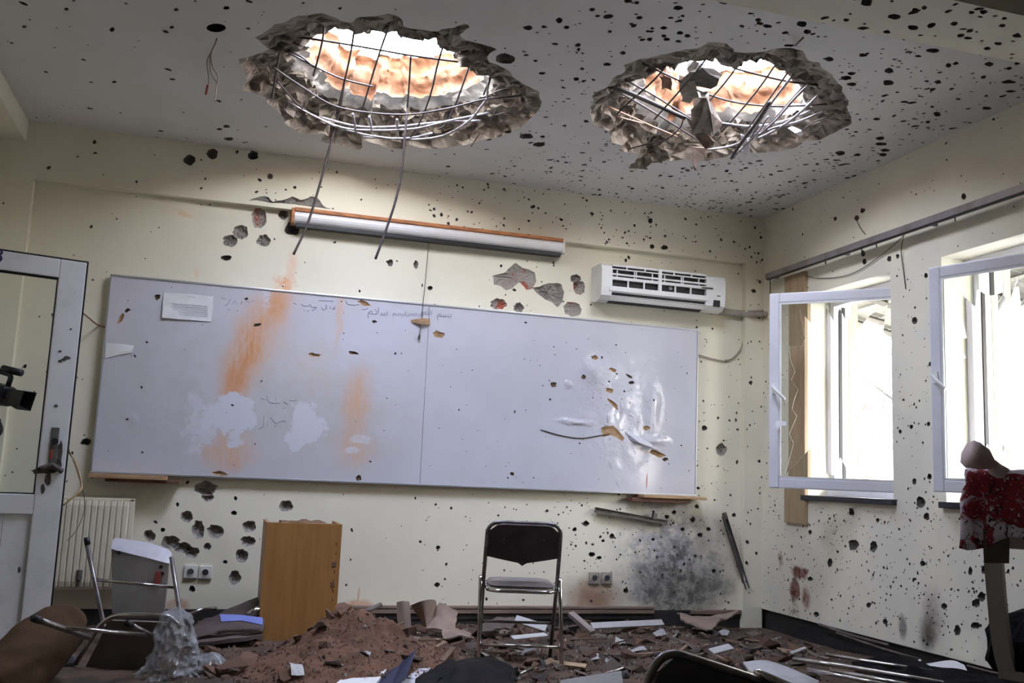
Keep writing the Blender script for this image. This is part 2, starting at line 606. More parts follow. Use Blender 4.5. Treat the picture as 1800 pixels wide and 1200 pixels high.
H2 = [(320, 250), (430, 215), (520, 195), (600, 165), (740, 150), (830, 115), (920, 120), (970, 165), (1030, 180), (1120, 175), (1200, 155), (1290, 145), (1385, 160), (1390, 215), (1480, 230), (1500, 275), (1560, 330), (1600, 400), (1640, 450), (1660, 560), (1640, 600), (1560, 640), (1460, 690), (1380, 690), (1330, 730), (1200, 760), (1100, 760), (1000, 750), (900, 790), (800, 815), (700, 800), (560, 810), (480, 820), (460, 860), (350, 850), (390, 800), (410, 770), (300, 755), (320, 720), (230, 695), (240, 640), (150, 600), (140, 540), (130, 480), (150, 430), (220, 370), (290, 310), (330, 285)]
hole1 = px_poly([(400 + x / 3, y / 3) for x, y in H1], FR_C, cz)
hole2 = px_poly([(1000 + x / 3.3333, 40 + y / 3.3333) for x, y in H2], FR_C, cz)


def roughen(loop, n, amp):
    """resample a closed loop to n points with a crumbling edge"""
    L = [Vector(p) for p in loop] + [Vector(loop[0])]
    seg = [(L[i + 1] - L[i]).length for i in range(len(L) - 1)]
    tot = sum(seg)
    out, i, acc = [], 0, 0.0
    for k in range(n):
        t = tot * k / n
        while acc + seg[i] < t:
            acc += seg[i]
            i += 1
        p = L[i].lerp(L[i + 1], (t - acc) / seg[i])
        d = Vector((fnoise(p.x * 9, p.y * 9, 1.3), fnoise(p.x * 9, p.y * 9, 7.7))) * amp
        out.append((p.x + d.x, p.y + d.y))
    return out


N_RING = 200
hole1, hole2 = roughen(hole1, N_RING, 0.022), roughen(hole2, N_RING, 0.022)

CEIL_BIG = [(888, 103, 18, 9), (926, 239, 12, 5), (948, 254, 11, 4), (1524, 3, 11, 6), (1571, 29, 11, 5), (1409, 42, 10, 5), (1419, 56, 7, 4), (1609, 18, 6, 4), (1458, 104, 8, 4), (1517, 97, 7, 3), (1563, 124, 8, 5), (1561, 145, 10, 5), (1497, 129, 7, 3), (1487, 137, 9, 4), (1497, 148, 8, 3), (1640, 89, 11, 4), (1667, 115, 5, 4), (1739, 113, 8, 4), (1547, 243, 8, 3), (1548, 253, 10, 3), (1556, 264, 8, 3), (1552, 272, 7, 3), (1507, 272, 6, 2.4), (1477, 269, 8, 4), (1648, 202, 6, 2.4), (1735, 190, 8, 2.6), (1773, 144, 13, 3), (1541, 209, 6, 2.4), (928, 49, 8, 4), (983, 36, 6, 5), (1069, 29, 9, 4), (1124, 31, 6, 3), (1192, 14, 9, 4), (1041, 17, 5, 3), (1167, 49, 6, 3), (1195, 58, 6, 3), (1208, 63, 6, 3), (1167, 63, 5, 2.5), (1172, 69, 6, 3), (1142, 69, 5, 3), (1095, 93, 5, 3), (1273, 3, 10, 5), (1104, 1, 7, 3), (1119, 5, 5, 3), (1067, 113, 7, 3), (996, 48, 5, 3), (953, 129, 6, 2.5), (1013, 139, 5, 3), (1023, 121, 4, 2.5), (1016, 79, 5, 3), (1017, 87, 3, 3), (197, 52, 5, 4), (398, 14, 6, 3), (310, 17, 4, 2.5), (302, 48, 4, 3), (402, 244, 9, 3), (398, 222, 6, 2.5), (386, 227, 5, 2), (43, 47, 4, 2.5), (117, 16, 4, 2.5), (201, 144, 4, 2), (1333, 35, 5, 3), (1362, 9, 6, 3), (1400, 8, 6, 3), (1587, 40, 4, 3), (1450, 0, 6, 3), (1050, 28, 5, 2), (1110, 42, 4, 2), (1200, 28, 4, 2), (1139, 55, 4, 2), (893, 232, 6, 2.5)]
_big_px = []
CEIL_BIG_L = []
for x, y, a, b_ in CEIL_BIG:
    if y < 2: y = 2
    lp = px_blob(x, y, a, b_, FR_C, cz, n=12, rough=0.16)
    CEIL_BIG_L.append(lp)
c_big, c_small = [], []
for lp in CEIL_BIG_L:
    w = max(p[0] for p in lp) - min(p[0] for p in lp)
    if w > 0.055: c_big.append((lp, 0.03, M_crater_dark))
    else: c_small.append((lp, 0.025))
lamp_hole = px_blob(380, 49, 17, 7.5, FR_C, cz, n=20, rough=0.02)
BEAM_Y0, BEAM_Y1, BEAM_Z = 2.86, 3.20, 2.95


def c_dens(u, v):
    if v < BEAM_Y1 + .02: return 0.0
    d = 0.09 + 0.9 / (1 + math.exp(-(u - 1.85) * 4))
    d *= 0.75 + 0.25 * min(1, max(0, (v - 3.2) / 2))
    return min(1, d)


c_small += scatter(1100, FR_C, (XL, XR, BEAM_Y1, YB), c_dens, [hole1, hole2, lamp_hole], 0.004, 0.0155, 1.9)
ceil = wall_face('ceiling', FR_C, [(XL, YF), (XR, YF), (XR, YB), (XL, YB)], [hole1, hole2, lamp_hole], c_small, c_big, M_ceil)
g = MB()
lh_in = [FR_C.p(*p, 0.0) for p in lamp_hole]
g.add(lh_in + [p + Vector((0, 0, .14)) for p in lh_in], [(i, (i + 1) % 20, 20 + (i + 1) % 20, 20 + i) for i in range(20)] + [tuple(range(20, 40))])
g.build('lamp_recess', M_black, ceil)


def blast_hole(loop, c, far, near):
    """crumbling sides of one hole: concrete spall, insulation lip, brick and screed up to the roof"""
    n = len(loop)
    prof_f = [(1.0, 0.0)] + far
    prof_n = [(1.0, 0.0)] + near
    sub = [12, 5, 16]
    rings, zones = [], []
    for z_ in range(3):
        for k in range(sub[z_]):
            rings.append((z_, k / sub[z_]))
    rings.append((2, 1.0))
    P = []
    for zi, t in rings:
        row = []
        for (x, y) in loop:
            dx, dy = x - c[0], y - c[1]
            w = 0.5 + 0.5 * max(-1, min(1, dy / math.hypot(dx, dy) * 1.4))
            sf = prof_f[zi][0] * (1 - t) + prof_f[zi + 1][0] * t
            zf = prof_f[zi][1] * (1 - t) + prof_f[zi + 1][1] * t
            sn = prof_n[zi][0] * (1 - t) + prof_n[zi + 1][0] * t
            zn = prof_n[zi][1] * (1 - t) + prof_n[zi + 1][1] * t
            if zi == 0:
                zf, zn = prof_f[1][1] * t ** .62, prof_n[1][1] * t ** .6
            s, z = sf * w + sn * (1 - w), zf * w + zn * (1 - w)
            q = Vector((c[0] + dx * s, c[1] + dy * s, ZC + z))
            if not (zi == 0 and t == 0):
                top = (zi == 2 and t == 1.0)
                am = (0.042, 0.024, 0.030)[zi]
                e = Vector((fnoise(q.x * 5, q.y * 5, q.z * 9), fnoise(q.x * 5 + 9, q.y * 5, q.z * 9), fnoise(q.x * 5, q.y * 5 + 5, q.z * 6)))
                e2 = Vector((fnoise(q.x * 26, q.y * 26, q.z * 26), fnoise(q.x * 26 + 9, q.y * 26, q.z * 26), fnoise(q.x * 26, q.y * 26 + 5, q.z * 26)))
                if zi == 2:
                    # courses of brick and mortar standing in and out
                    st_ = 0.018 * math.copysign(abs(math.sin(q.z * 46)) ** .5, math.sin(q.z * 46))
                    dn = math.hypot(dx, dy)
                    q += Vector((dx / dn * st_, dy / dn * st_, 0))
                q += Vector((e.x * am, e.y * am, 0 if top else e.z * am * 0.7)) + e2 * (0 if top else am * (1.0 if zi == 0 else .45))
                q.z = max(q.z, ZC + 0.004)
            row.append(q)
        P.append(row)
    ends = [0, sub[0], sub[0] + sub[1], len(rings) - 1]
    for zi, (nm, mt) in enumerate((('concrete_spall', M_concrete), ('insulation_layer', M_insul), ('brick_layer', M_brick))):
        mb = MB()
        rows = P[ends[zi]:ends[zi + 1] + 1]
        vs = [p for r_ in rows for p in r_]
        fs = [(i * n + k, i * n + (k + 1) % n, (i + 1) * n + (k + 1) % n, (i + 1) * n + k) for i in range(len(rows) - 1) for k in range(n)]
        mb.add(vs, fs)
        mb.build(nm, mt, ceil, zi > 0, fixn=False)
    return [(p.x, p.y) for p in P[-1]]


top1 = blast_hole(hole1, (0.78, 5.22), [(0.71, 0.16), (0.60, 0.20), (0.50, 0.41)], [(0.66, 0.07), (0.66, 0.12), (0.76, 0.41)])
top2 = blast_hole(hole2, (2.65, 4.85), [(0.72, 0.15), (0.58, 0.19), (0.45, 0.41)], [(0.68, 0.07), (0.68, 0.12), (0.76, 0.41)])
FR_T = Frame((0, 0, ZT), (1, 0, 0), (0, 1, 0), (0, 0, -1))
rf = MB()
cut_sheet(rf, FR_T, [(XL - .3, YF - .3), (XR + .4, YF - .3), (XR + .4, YW + .3), (XL - .3, YW + .3)], [top1, top2])
rf.build('roof_deck', M_concrete, ceil, fixn=False)

# beam across the room and beam along the left wall
bm_ = MB()
FR_BM = Frame((0, 0, BEAM_Z), (1, 0, 0), (0, 1, 0), (0, 0, -1))
b_small = scatter(70, FR_BM, (1.2, XR, BEAM_Y0, BEAM_Y1), lambda u, v: 0.35 + 0.65 * (u > 2.2), [], 0.006, 0.022, 1.7)
b_big = []
for x, y, a, b_ in [(1524, 4, 11, 6), (1571, 29, 11, 5), (1609, 18, 6, 4), (1559, 56, 6, 3), (1679, 41, 5, 3), (1705, 54, 6, 3), (1701, 67, 7, 2.5), (1729, 21, 7, 4), (1708, 22, 5, 3), (1755, 77, 7, 3), (1735, 85, 6, 3), (1488, 35, 5, 3), (1762, 45, 6, 3)]:
    b_big.append((px_blob(x, y, a, b_, FR_BM, lambda x_, y_: PZ(x_, y_, BEAM_Z), n=12), 0.025, M_crater_dark))
bmo = MB()
bmo.add([(XL, BEAM_Y0, BEAM_Z), (XR, BEAM_Y0, BEAM_Z), (XR, BEAM_Y0, ZC), (XL, BEAM_Y0, ZC)], [(0, 1, 2, 3)])
bmo.add([(XL, BEAM_Y1, BEAM_Z), (XR, BEAM_Y1, BEAM_Z), (XR, BEAM_Y1, ZC), (XL, BEAM_Y1, ZC)], [(3, 2, 1, 0)])
wall_face('trim_1', FR_BM, [(XL, BEAM_Y0), (XR, BEAM_Y0), (XR, BEAM_Y1), (XL, BEAM_Y1)], [], b_small, b_big, M_wall, mb=bmo)
MB().bx((XL, BEAM_Y1, 3.07), (-1.35, YB, ZC)).build('trim_2', M_wall, kind='structure')

# ------------------------------------------------------------------ back wall: beam and columns stand 6 cm proud of the panel behind the board
FR_B = Frame((0, YW, 0), (1, 0, 0), (0, 0, 1), (0, -1, 0))
FR_BB = Frame((0, YB, 0), (1, 0, 0), (0, 0, 1), (0, -1, 0))
by = lambda x, y: PY(x, y, YW)
bby = lambda x, y: PY(x, y, YB)
BX0, BX1, BZ1 = -1.28, 3.90, 2.83
big, small = [], []
for x, y, a, b_, mt in [(263, 941, 10, 10, 0), (329, 908, 11, 10, 0), (349, 931, 11, 17, 0), (379, 933, 15, 12, 0), (300, 953, 16, 12, 0), (320, 962, 15, 9, 0), (337, 970, 13, 10, 0), (365, 960, 7, 6, 0), (438, 925, 12, 11, 0), (436, 951, 13, 9, 0), (425, 977, 11, 12, 0), (413, 1015, 11, 12, 0), (503, 889, 12, 10, 0), (455, 383, 13, 18, 1), (498, 377, 9, 9, 0), (514, 402, 13, 12, 2), (423, 408, 14, 13, 0), (404, 423, 12, 11, 0), (463, 423, 12, 11, 0), (398, 453, 9, 5, 2), (876, 534, 14, 10, 1), (912, 541, 9, 9, 0), (1012, 490, 9, 8, 0), (1018, 505, 11, 12, 1), (1006, 543, 16, 13, 1), (1268, 790, 9, 11, 0), (362, 858, 20, 13, 0), (365, 872, 11, 9, 0), (686, 462, 5, 6, 0), (731, 465, 4, 7, 0), (152, 776, 8, 6, 2), (1040, 974, 6, 4, 2), (1053, 980, 5, 3, 2)]:
    big.append((px_blob(x, y, a, b_, FR_B, by, n=18, rough=0.14), 0.030, [M_crater, M_crater_red, M_crater_dark][mt]))
big.append((px_poly([(865, 482), (885, 478), (898, 466), (908, 463), (922, 474), (940, 478), (942, 497), (935, 508), (925, 510), (912, 496), (900, 505), (890, 508), (880, 500), (867, 500)], FR_B, by), 0.03, M_crater_red))
big[-1] = (roughen(big[-1][0], 40, .016),) + big[-1][1:]
big.append((px_poly([(935, 505), (950, 505), (965, 498), (985, 498), (990, 512), (988, 530), (978, 541), (965, 530), (945, 518)], FR_B, by), 0.03, M_crater))
big[-1] = (roughen(big[-1][0], 34, .016),) + big[-1][1:]
for x, y, r_ in [(286, 931, 4), (338, 1035, 6), (411, 901, 5), (396, 987, 4), (756, 506, 4), (1238, 752, 5), (1030, 920, 6), (1010, 930, 4), (770, 962, 4), (768, 1027, 5), (1230, 940, 5), (1245, 930, 4), (1218, 913, 5), (1172, 908, 4), (1185, 900, 4), (1076, 942, 5), (1060, 950, 3), (1200, 930, 4), (1225, 890, 4), (1148, 948, 3), (1290, 905, 4), (1255, 1003, 4), (1100, 1038, 5)]:
    small.append((px_blob(x, y, r_, r_ * 0.9, FR_B, by, n=9), 0.022))


def b_dens(u, v):
    if v > 2.3: return 0.06 + 0.07 * (u > 1.5)
    d = 0.10 + 1.0 * gauss(u, v, 2.9, 0.65, 0.75, 0.45) + 0.35 * gauss(u, v, 3.7, 1.4, 0.4, 1.2) + 0.15 * (u > 1.2)
    if u < 0.2: d = 0.11
    return min(1, d)


small += scatter(760, FR_B, (BX0, BX1, 0.1, BZ1), b_dens, [], 0.003, 0.0105, 1.6)
wb_ = MB()
wb_.add([(BX0, YW, 0), (BX0, YB, 0), (BX0, YB, BZ1), (BX0, YW, BZ1)], [(0, 1, 2, 3)])
wb_.add([(BX1, YW, 0), (BX1, YB, 0), (BX1, YB, BZ1), (BX1, YW, BZ1)], [(3, 2, 1, 0)])
wb_.add([(BX0, YW, BZ1), (BX0, YB, BZ1), (BX1, YB, BZ1), (BX1, YW, BZ1)], [(0, 1, 2, 3)])
wb_.bx((XL - .3, YW + .05, 0), (XR + .4, YW + .3, ZT))
wall_face('wall_back', FR_B, [(BX0, 0), (BX1, 0), (BX1, BZ1), (BX0, BZ1)], [], small, big, M_wall_back, mb=wb_)

big, small = [], []
for x, y, a, b_, mt in [(333, 281, 11, 9, 2), (373, 270, 10, 9, 2), (445, 273, 9, 8, 2), (475, 310, 5, 5, 0), (1143, 388, 4, 5, 2), (1168, 435, 6, 4, 2), (1146, 433, 4, 4, 2)]:
    big.append((px_blob(x, y, a, b_, FR_BB, bby, n=16, rough=0.14), 0.028, [M_crater, M_crater_red, M_crater_dark][mt]))
big.append((px_poly([(436, 351), (450, 346), (462, 342), (472, 346), (478, 354), (495, 352), (515, 346), (530, 354), (548, 344), (563, 351), (570, 362), (584, 366), (560, 365), (520, 360), (480, 356), (455, 353)], FR_BB, bby), 0.025, M_crater))
big[-1] = (roughen(big[-1][0], 44, .014),) + big[-1][1:]
small += scatter(210, FR_BB, (BX0, XR, BZ1, ZC), lambda u, v: 0.08 + 0.5 * (u > 1.3) + 0.5 * gauss(u, v, 0.3, 3.0, 0.22, 0.12), [], 0.0035, 0.0115, 1.6)
small += scatter(12, FR_BB, (XL, BX0, 0.2, BZ1), lambda u, v: 1, [], 0.006, 0.02, 1.5)
small += scatter(34, FR_BB, (BX1, XR, 0.2, BZ1), lambda u, v: 1, [], 0.005, 0.016, 1.5)
T3 = MB()
wall_face('trim_3', FR_BB, [(XL, 0), (BX0, 0), (BX0, BZ1), (BX1, BZ1), (BX1, 0), (XR, 0), (XR, ZC), (XL, ZC)], [], small, big, M_wall_back, mb=T3)

# ------------------------------------------------------------------ right wall with window openings
FR_R = Frame((XR, 0, 0), (0, 1, 0), (0, 0, 1), (-1, 0, 0))
rx_ = lambda x, y: PX(x, y, XR)
openings = [[(a, WIN_Z0), (b, WIN_Z0), (b, WIN_Z1), (a, WIN_Z1)] for a, b in WINS]
big, small = [], []
for x, y, a, b_ in [(1500, 957, 9, 10), (1536, 960, 7, 10), (1619, 882, 8, 11), (1459, 988, 4, 8), (1622, 990, 5, 5), (1726, 1048, 7, 8), (1716, 1060, 7, 8), (1660, 1065, 5, 6), (1715, 1099, 8, 6), (1683, 1108, 6, 9), (1739, 1159, 7, 4), (1706, 1003, 4, 7), (1730, 1000, 5, 8), (1435, 1079, 5, 5), (1424, 1017, 5, 4)]:
    big.append((px_blob(x, y, a, b_, FR_R, rx_, n=12, rough=0.2), 0.024, M_crater_dark))
for x, y, r_ in [(1578, 450, 3), (1620, 390, 4), (1628, 484, 3.5), (1563, 455, 4), (1694, 345, 4), (1608, 563, 5), (1517, 445, 4), (1520, 460, 4), (1516, 370, 3.5), (1506, 383, 4), (1468, 384, 3), (1635, 640, 3), (1632, 745, 3), (1582, 758, 3), (1602, 750, 3), (1634, 837, 4), (1607, 846, 4), (1497, 900, 5), (1629, 908, 5), (1543, 914, 3), (1424, 935, 3), (1527, 1063, 4), (1556, 1092, 4)]:
    small.append((px_blob(x, y, r_, r_ * 1.3, FR_R, rx_, n=9), 0.02))


def r_dens(u, v):
    if v > 2.5: return 0.07
    if v > 1.05: return 0.33
    return 0.5 + 0.5 * gauss(u, v, 5.0, 0.7, 0.9, 0.4)


avoid_r = [[(a - .03, WIN_Z0 - .07), (b + .03, WIN_Z0 - .07), (b + .03, WIN_Z1 + .02), (a - .03, WIN_Z1 + .02)] for a, b in WINS]
small += scatter(1150, FR_R, (3.2, YB, 0.16, ZC), r_dens, avoid_r, 0.003, 0.0088, 1.6)
wr = MB()
XO = XR + WALL_T
for a, b_ in WINS:
    for p1, p2 in (((a, WIN_Z0), (a, WIN_Z1)), ((b_, WIN_Z1), (b_, WIN_Z0)), ((b_, WIN_Z0), (a, WIN_Z0)), ((a, WIN_Z1), (b_, WIN_Z1))):
        wr.add([(XR, *p1), (XO, *p1), (XO, *p2), (XR, *p2)], [(0, 1, 2, 3)])
cut_sheet(wr, FR_R, [(YF - .3, 0), (YW + .3, 0), (YW + .3, ZT), (YF - .3, ZT)], openings, depth=WALL_T)
wall_face('wall_right', FR_R, [(YF, 0.15), (YB, 0.15), (YB, ZC), (YF, ZC)], openings, small, big, M_wall_right, mb=wr)
MB().bx((XR + .03, YF, 0), (XR + .2, YB, 0.15)).build('baseboard_right', M_skirt, kind='structure')
MB().bx((XR + .01, YF, 0.145), (XR + .25, YB + .1, 0.152)).build('trim_4', M_wall, kind='structure')

# left wall and the wall behind the photographer
MB().bx((XL - .3, YF - .3, 0), (XL, YW + .3, ZT)).build('wall_left', M_wall, kind='structure')
MB().bx((XL - .3, YF - .3, 0), (XR + .4, YF, ZT)).build('wall_front', M_wall, kind='structure')
MB().bx((BX0, YW - .012, 0), (BX1, YW, 0.13), bev=0.003).build('baseboard_back', M_skirt, kind='structure')


# ------------------------------------------------------------------ windows
M_paper = surf('paper', (0.80, 0.80, 0.80), 0.7, (0.72, 0.72, 0.73), 9)
M_woodboard = surf('plain_wood', (0.44, 0.33, 0.205), 0.6, (0.36, 0.26, 0.15), 5, stretch=(6, 6, 0.6), bump=0.1)


def pane_with_break(mb, W, H, seed, thick=0.004, hole=0.75):
    """pane in the local x-z plane with a jagged opening; shards stay along the rim"""
    rnd = random.Random(seed)
    n = 46
    loop = []
    for k in range(n):
        t = 2 * math.pi * k / n
        cx, cz = math.cos(t), math.sin(t)
        s = 1 / max(abs(cx), abs(cz))
        f = hole * rnd.uniform(0.72, 1.22)
        f = min(f, 0.985)
        loop.append((W / 2 + cx * s * f * W / 2, H / 2 + cz * s * f * H / 2))
    fr = Frame((0, 0, 0), (1, 0, 0), (0, 0, 1), (0, -1, 0))
    out = [(0.001, 0.001), (W - .001, 0.001), (W - .001, H - .001), (0.001, H - .001)]
    cut_sheet(mb, fr, out, [loop], 0.0)
    cut_sheet(mb, fr, out, [loop], thick)
    vs = [fr.p(*p, 0) for p in loop] + [fr.p(*p, thick) for p in loop]
    mb.add(vs, [(i, (i + 1) % n, n + (i + 1) % n, n + i) for i in range(n)], 1)


def sash(parent, hinge, free, z0, z1, seed):
    d = Vector((free[0] - hinge[0], free[1] - hinge[1], 0))
    W, H = d.length, z1 - z0
    # local frame: x runs from hinge to free edge, -y is the room side
    ang = math.atan2(d.y, d.x)
    s = empty('sash', (hinge[0], hinge[1], z0), (0, 0, ang))
    s.parent = parent
    fw, ft = 0.068, 0.055
    flip = 1  # room side is +y in this turn of the axes
    for nm, a, b_ in (('stile', (0, -ft / 2, 0), (fw, ft / 2, H)), ('stile', (W - fw, -ft / 2, 0), (W, ft / 2, H)),
                      ('rail', (fw, -ft / 2, 0), (W - fw, ft / 2, fw)), ('rail', (fw, -ft / 2, H - fw), (W - fw, ft / 2, H))):
        MB().bx(a, b_, bev=0.008).build(nm, M_pvc, s)
    bead = MB()
    for a, b_ in (((fw, .012, fw), (fw + .012, .026, H - fw)), ((W - fw - .012, .012, fw), (W - fw, .026, H - fw)), ((fw, .012, fw), (W - fw, .026, fw + .012)), ((fw, .012, H - fw - .012), (W - fw, .026, H - fw))):
        bead.bx(a, b_)
    bead.build('glazing_bead', M_pvc_dirty, s)
    gk = MB()
    for a, b_ in (((fw, -.004, fw), (fw + .006, .012, H - fw)), ((W - fw - .006, -.004, fw), (W - fw, .012, H - fw)), ((fw, -.004, fw), (W - fw, .012, fw + .006)), ((fw, -.004, H - fw - .006), (W - fw, .012, H - fw))):
        gk.bx(a, b_)
    gk.build('gasket', M_black, s)
    pn = MB()
    pane_with_break(pn, W - 2 * fw, H - 2 * fw, seed, hole=0.80)
    p = pn.build('pane', [M_glass, M_shard], s, fixn=False)
    p.location = (fw, 0.002, fw)
    hd = MB()
    hz = H * 0.50
    hd.box((W - fw / 2, ft / 2 + .006, hz), (0.028, 0.012, 0.07), bev=0.004)
    hd.tube([(W - fw / 2, ft / 2 + .01, hz + .005), (W - fw / 2, ft / 2 + .05, hz + .005)], 0.009, 8)
    hd.tube(rounded([(W - fw / 2, ft / 2 + .05, hz + .012), (W - fw / 2 - .03, ft / 2 + .055, hz - .02), (W - fw / 2 - .085, ft / 2 + .05, hz - .075)], .02), [0.011] * 8, 8)
    hd.build('handle', M_pvc_dirty, s)
    return s


WIN_OBJ = []
for i, (a, b_) in enumerate(WINS):
    w = empty('window_%d' % (i + 1), (0, 0, 0), kind='structure')
    WIN_OBJ.append(w)
    X0, X1, t = XR + .17, XR + .25, 0.05
    for nm, p, q in (('jamb', (X0, a, WIN_Z0), (X1, a + t, WIN_Z1)), ('jamb', (X0, b_ - t, WIN_Z0), (X1, b_, WIN_Z1)), ('head', (X0, a + t, WIN_Z1 - t), (X1, b_ - t, WIN_Z1)), ('bottom_rail', (X0, a + t, WIN_Z0), (X1, b_ - t, WIN_Z0 + t))):
        MB().bx(p, q, bev=0.006).build(nm, M_pvc, w)
    gk = MB().bx((X1 - .012, b_ - t - .008, WIN_Z0 + t), (X1 + .012, b_ - t, WIN_Z1 - t)).bx((X1 - .012, a + t, WIN_Z0 + t), (X1 + .012, a + t + .008, WIN_Z1 - t))
    gk.build('gasket', M_black, w)
    MB().bx((XR - .035, a - .03, WIN_Z0 - .035), (XO + .04, b_ + .03, WIN_Z0 + .002), bev=0.006).build('sill', M_sill, w)
sash(WIN_OBJ[0], (XR + .17, 5.175), (3.60, 5.80), 1.062, 2.400, 3)
sash(WIN_OBJ[1], (XR + .17, 3.785), (3.95, 4.62), 1.076, 2.385, 8)

# ------------------------------------------------------------------ outside the windows
M_ground = surf('pale_ground', (0.26, 0.25, 0.22), 0.9, (0.20, 0.19, 0.17), 2)
M_canopy = surf('weathered_sheet', (0.12, 0.115, 0.105), 0.8, (0.07, 0.065, 0.06), 3, stretch=(1, 5, 1))
M_fascia = surf('pale_fascia', (0.20, 0.21, 0.22), 0.6)
M_pole = surf('pale_pole', (0.16, 0.145, 0.11), 0.6)
M_bark = surf('bark', (0.16, 0.13, 0.11), 0.9)
MB().bx((XO + .02, -14, -.6), (46, 34, -.35)).build('ground', M_ground, kind='structure')
M_facade = surf('facade_render', (0.40, 0.385, 0.30), 0.8)
for a, b_ in WINS:
    MB().bx((XO, b_ - .004, 0.2), (XO + .05, b_ + .16, 3.4), bev=0.006).build('pilaster', M_facade, bpy.data.objects['wall_right'])
can = empty('canopy', (XO + .07, 4.5, 2.75), label='weathered grey sheet canopy on rafters outside the windows', cat='canopy')
for k in range(29):
    y0 = -6.4 + k * 0.5
    rows = []
    for j in range(9):
        yy = y0 + j * 0.0625
        rows.append([(x, yy, 0.34 - x * 0.17 + (0.012 if j % 2 else -0.012)) for x in (0, .6, 1.2, 1.75)])
    MB().sheet(rows, 0.004).build('roof_sheet', M_canopy, can, fixn=False)
for k in range(20):
    y = -6.3 + k * 0.75
    MB().tube([(0, y, .28), (1.74, y, -.016)], .035, 4).build('rafter', M_canopy, can)
for x in (.5, 1.1):
    MB().tube([(x, -6.4, .34 - x * .17 - .04), (x, 8.0, .34 - x * .17 - .04)], .022, 4).build('purlin', M_canopy, can)
MB().bx((1.72, -6.4, -.06), (1.77, 8.1, .05)).build('fascia', M_fascia, can)
for y in (-6.0, -4.0, -1.9, 0.3, 2.35, 5.0, 7.6):
    MB().tube([(1.70, y, -3.12), (1.70, y, -.1)], 0.03, 10).build('post', M_pole, can)


def stick(name, p, q, r, mt, **k):
    o = MB().tube([p, Vector(p).lerp(Vector(q), .5) + Vector((0, 0, .01)), q], r, 8).build(name, mt, None, True, **k)
    return o


stick('cane', PX(1480, 652, 5.3), PX(1512, 838, 5.3), .016, M_pole, label='thin leaning cane outside the first broken window', cat='cane')
stick('cane', PX(1476, 655, 5.5), PX(1492, 838, 5.5), .013, M_pole, label='nearly upright cane outside the first broken window', cat='cane')
stick('brace_pole', PX(1474, 640, 5.0), PX(1585, 712, 5.0), .012, M_fascia, label='slanting pale brace running down past the first broken window', cat='pole')
stick('brace_pole', PX(1738, 566, 4.75), PX(1815, 450, 4.75), .017, M_fascia, label='slanting metal brace rising to the canopy outside the second window', cat='pole')
stick('brace_pole', PX(1740, 762, 4.75), PX(1815, 850, 4.75), .017, M_fascia, label='slanting metal brace falling away below the second window', cat='pole')


def bare_tree(x, y, h, seed, label):
    rnd = random.Random(seed)
    root = empty('bare_tree', (x, y, -.35), label=label, cat='tree', group='bare trees beyond the canopy')
    tr, tw = MB(), MB()

    def grow(p, d, L, r, lev):
        mid = p + d * L * .5 + Vector((rnd.uniform(-1, 1), rnd.uniform(-1, 1), rnd.uniform(-.3, .6))) * L * .07
        e = p + d * L
        (tr if lev < 2 else tw).tube([p, mid, e], [r, r * .85, r * .68], 6 if lev < 2 else 4, cap=False)
        if lev == 5: return
        for _ in range(3 if lev else 4):
            nd = (d + Vector((rnd.uniform(-1, 1), rnd.uniform(-1, 1), rnd.uniform(-.25, .7))) * .75).normalized()
            grow(p + d * L * rnd.uniform(.55, 1), nd, L * rnd.uniform(.6, .78), r * .58, lev + 1)
    grow(Vector((0, 0, 0)), Vector((0, 0, 1)), h * .34, h * .022, 0)
    tr.build('trunk', M_bark, root, True, fixn=False)
    tw.build('twigs', M_bark, root, fixn=False, kind='stuff')


bw = empty('sky_block_wall', (12.5, 8, -.35), label='tall pale wall added across the yard to cut the daylight at the windows', cat='wall')  # added wall: blocks low sky so the windows let in less light
M_yard = surf('pale_render', (0.36, 0.345, 0.30), .9, (0.31, .295, .255), 1.5)
for k in range(9):
    MB().bx((0, -17 + k * 4, 0), (.3, -13.03 + k * 4, 4.6)).build('wall_bay', M_yard, bw)
MB().bx((-.06, -17, 4.6), (.36, 19, 4.72), bev=.01).build('coping', M_yard, bw)
bare_tree(9.0, 8.4, 4.6, 4, 'bare brown tree with dense twigs outside the second window')
bare_tree(9.0, 12.6, 4.6, 9, 'bare brown tree far behind the canopy posts')

# ------------------------------------------------------------------ curtain rail, plank, wires by the windows
M_rail = surf('curtain_rail_metal', (0.30, 0.28, 0.30), 0.4, (0.22, 0.19, 0.18), 6, metal=0.4)
xr = XR - 0.085
ra, rb = PX(1349, 489, xr), PX(1800, 327, xr)
zr = (ra.z + rb.z) / 2
rail = empty('curtain_rail', (xr, (ra.y + 3.3) / 2, zr), label='grey metal curtain rail fixed above the broken windows', cat='curtain rail')
hl = (ra.y - 3.3) / 2
rb_ = MB()
rb_.bx((-.02, -hl, -.022), (.02, hl, .022), bev=.004)
rb_.build('rail_body', M_rail, rail)
MB().bx((-.012, -hl, -.028), (.012, hl, -.0215)).build('rail_slot', M_black, rail)
for y in (hl - .02, hl - .9, hl - 1.75, hl - 2.5):
    MB().bx((.0, y - .012, -.012), (.086, y + .012, .012)).build('bracket', M_rail, rail)
for y in (hl - .75, hl - 1.15, hl - 1.3, hl - 2.0):
    MB().tube([(0, y, -.02), (0.002, y, -.055)], .004, 6).build('glider', M_black, rail)
pl0, pl1 = PX(1380, 700, XR - .02), PX(1416, 700, XR - .02)
MB().bx((XR - .028, pl1.y, 0.815), (XR, pl0.y, 2.66), bev=.004).build('wood_plank', M_woodboard, label='tall plain wooden plank fixed upright to the wall behind the open sash', cat='plank')
M_wire = surf('thin_wire', (0.10, 0.09, 0.08), 0.6)
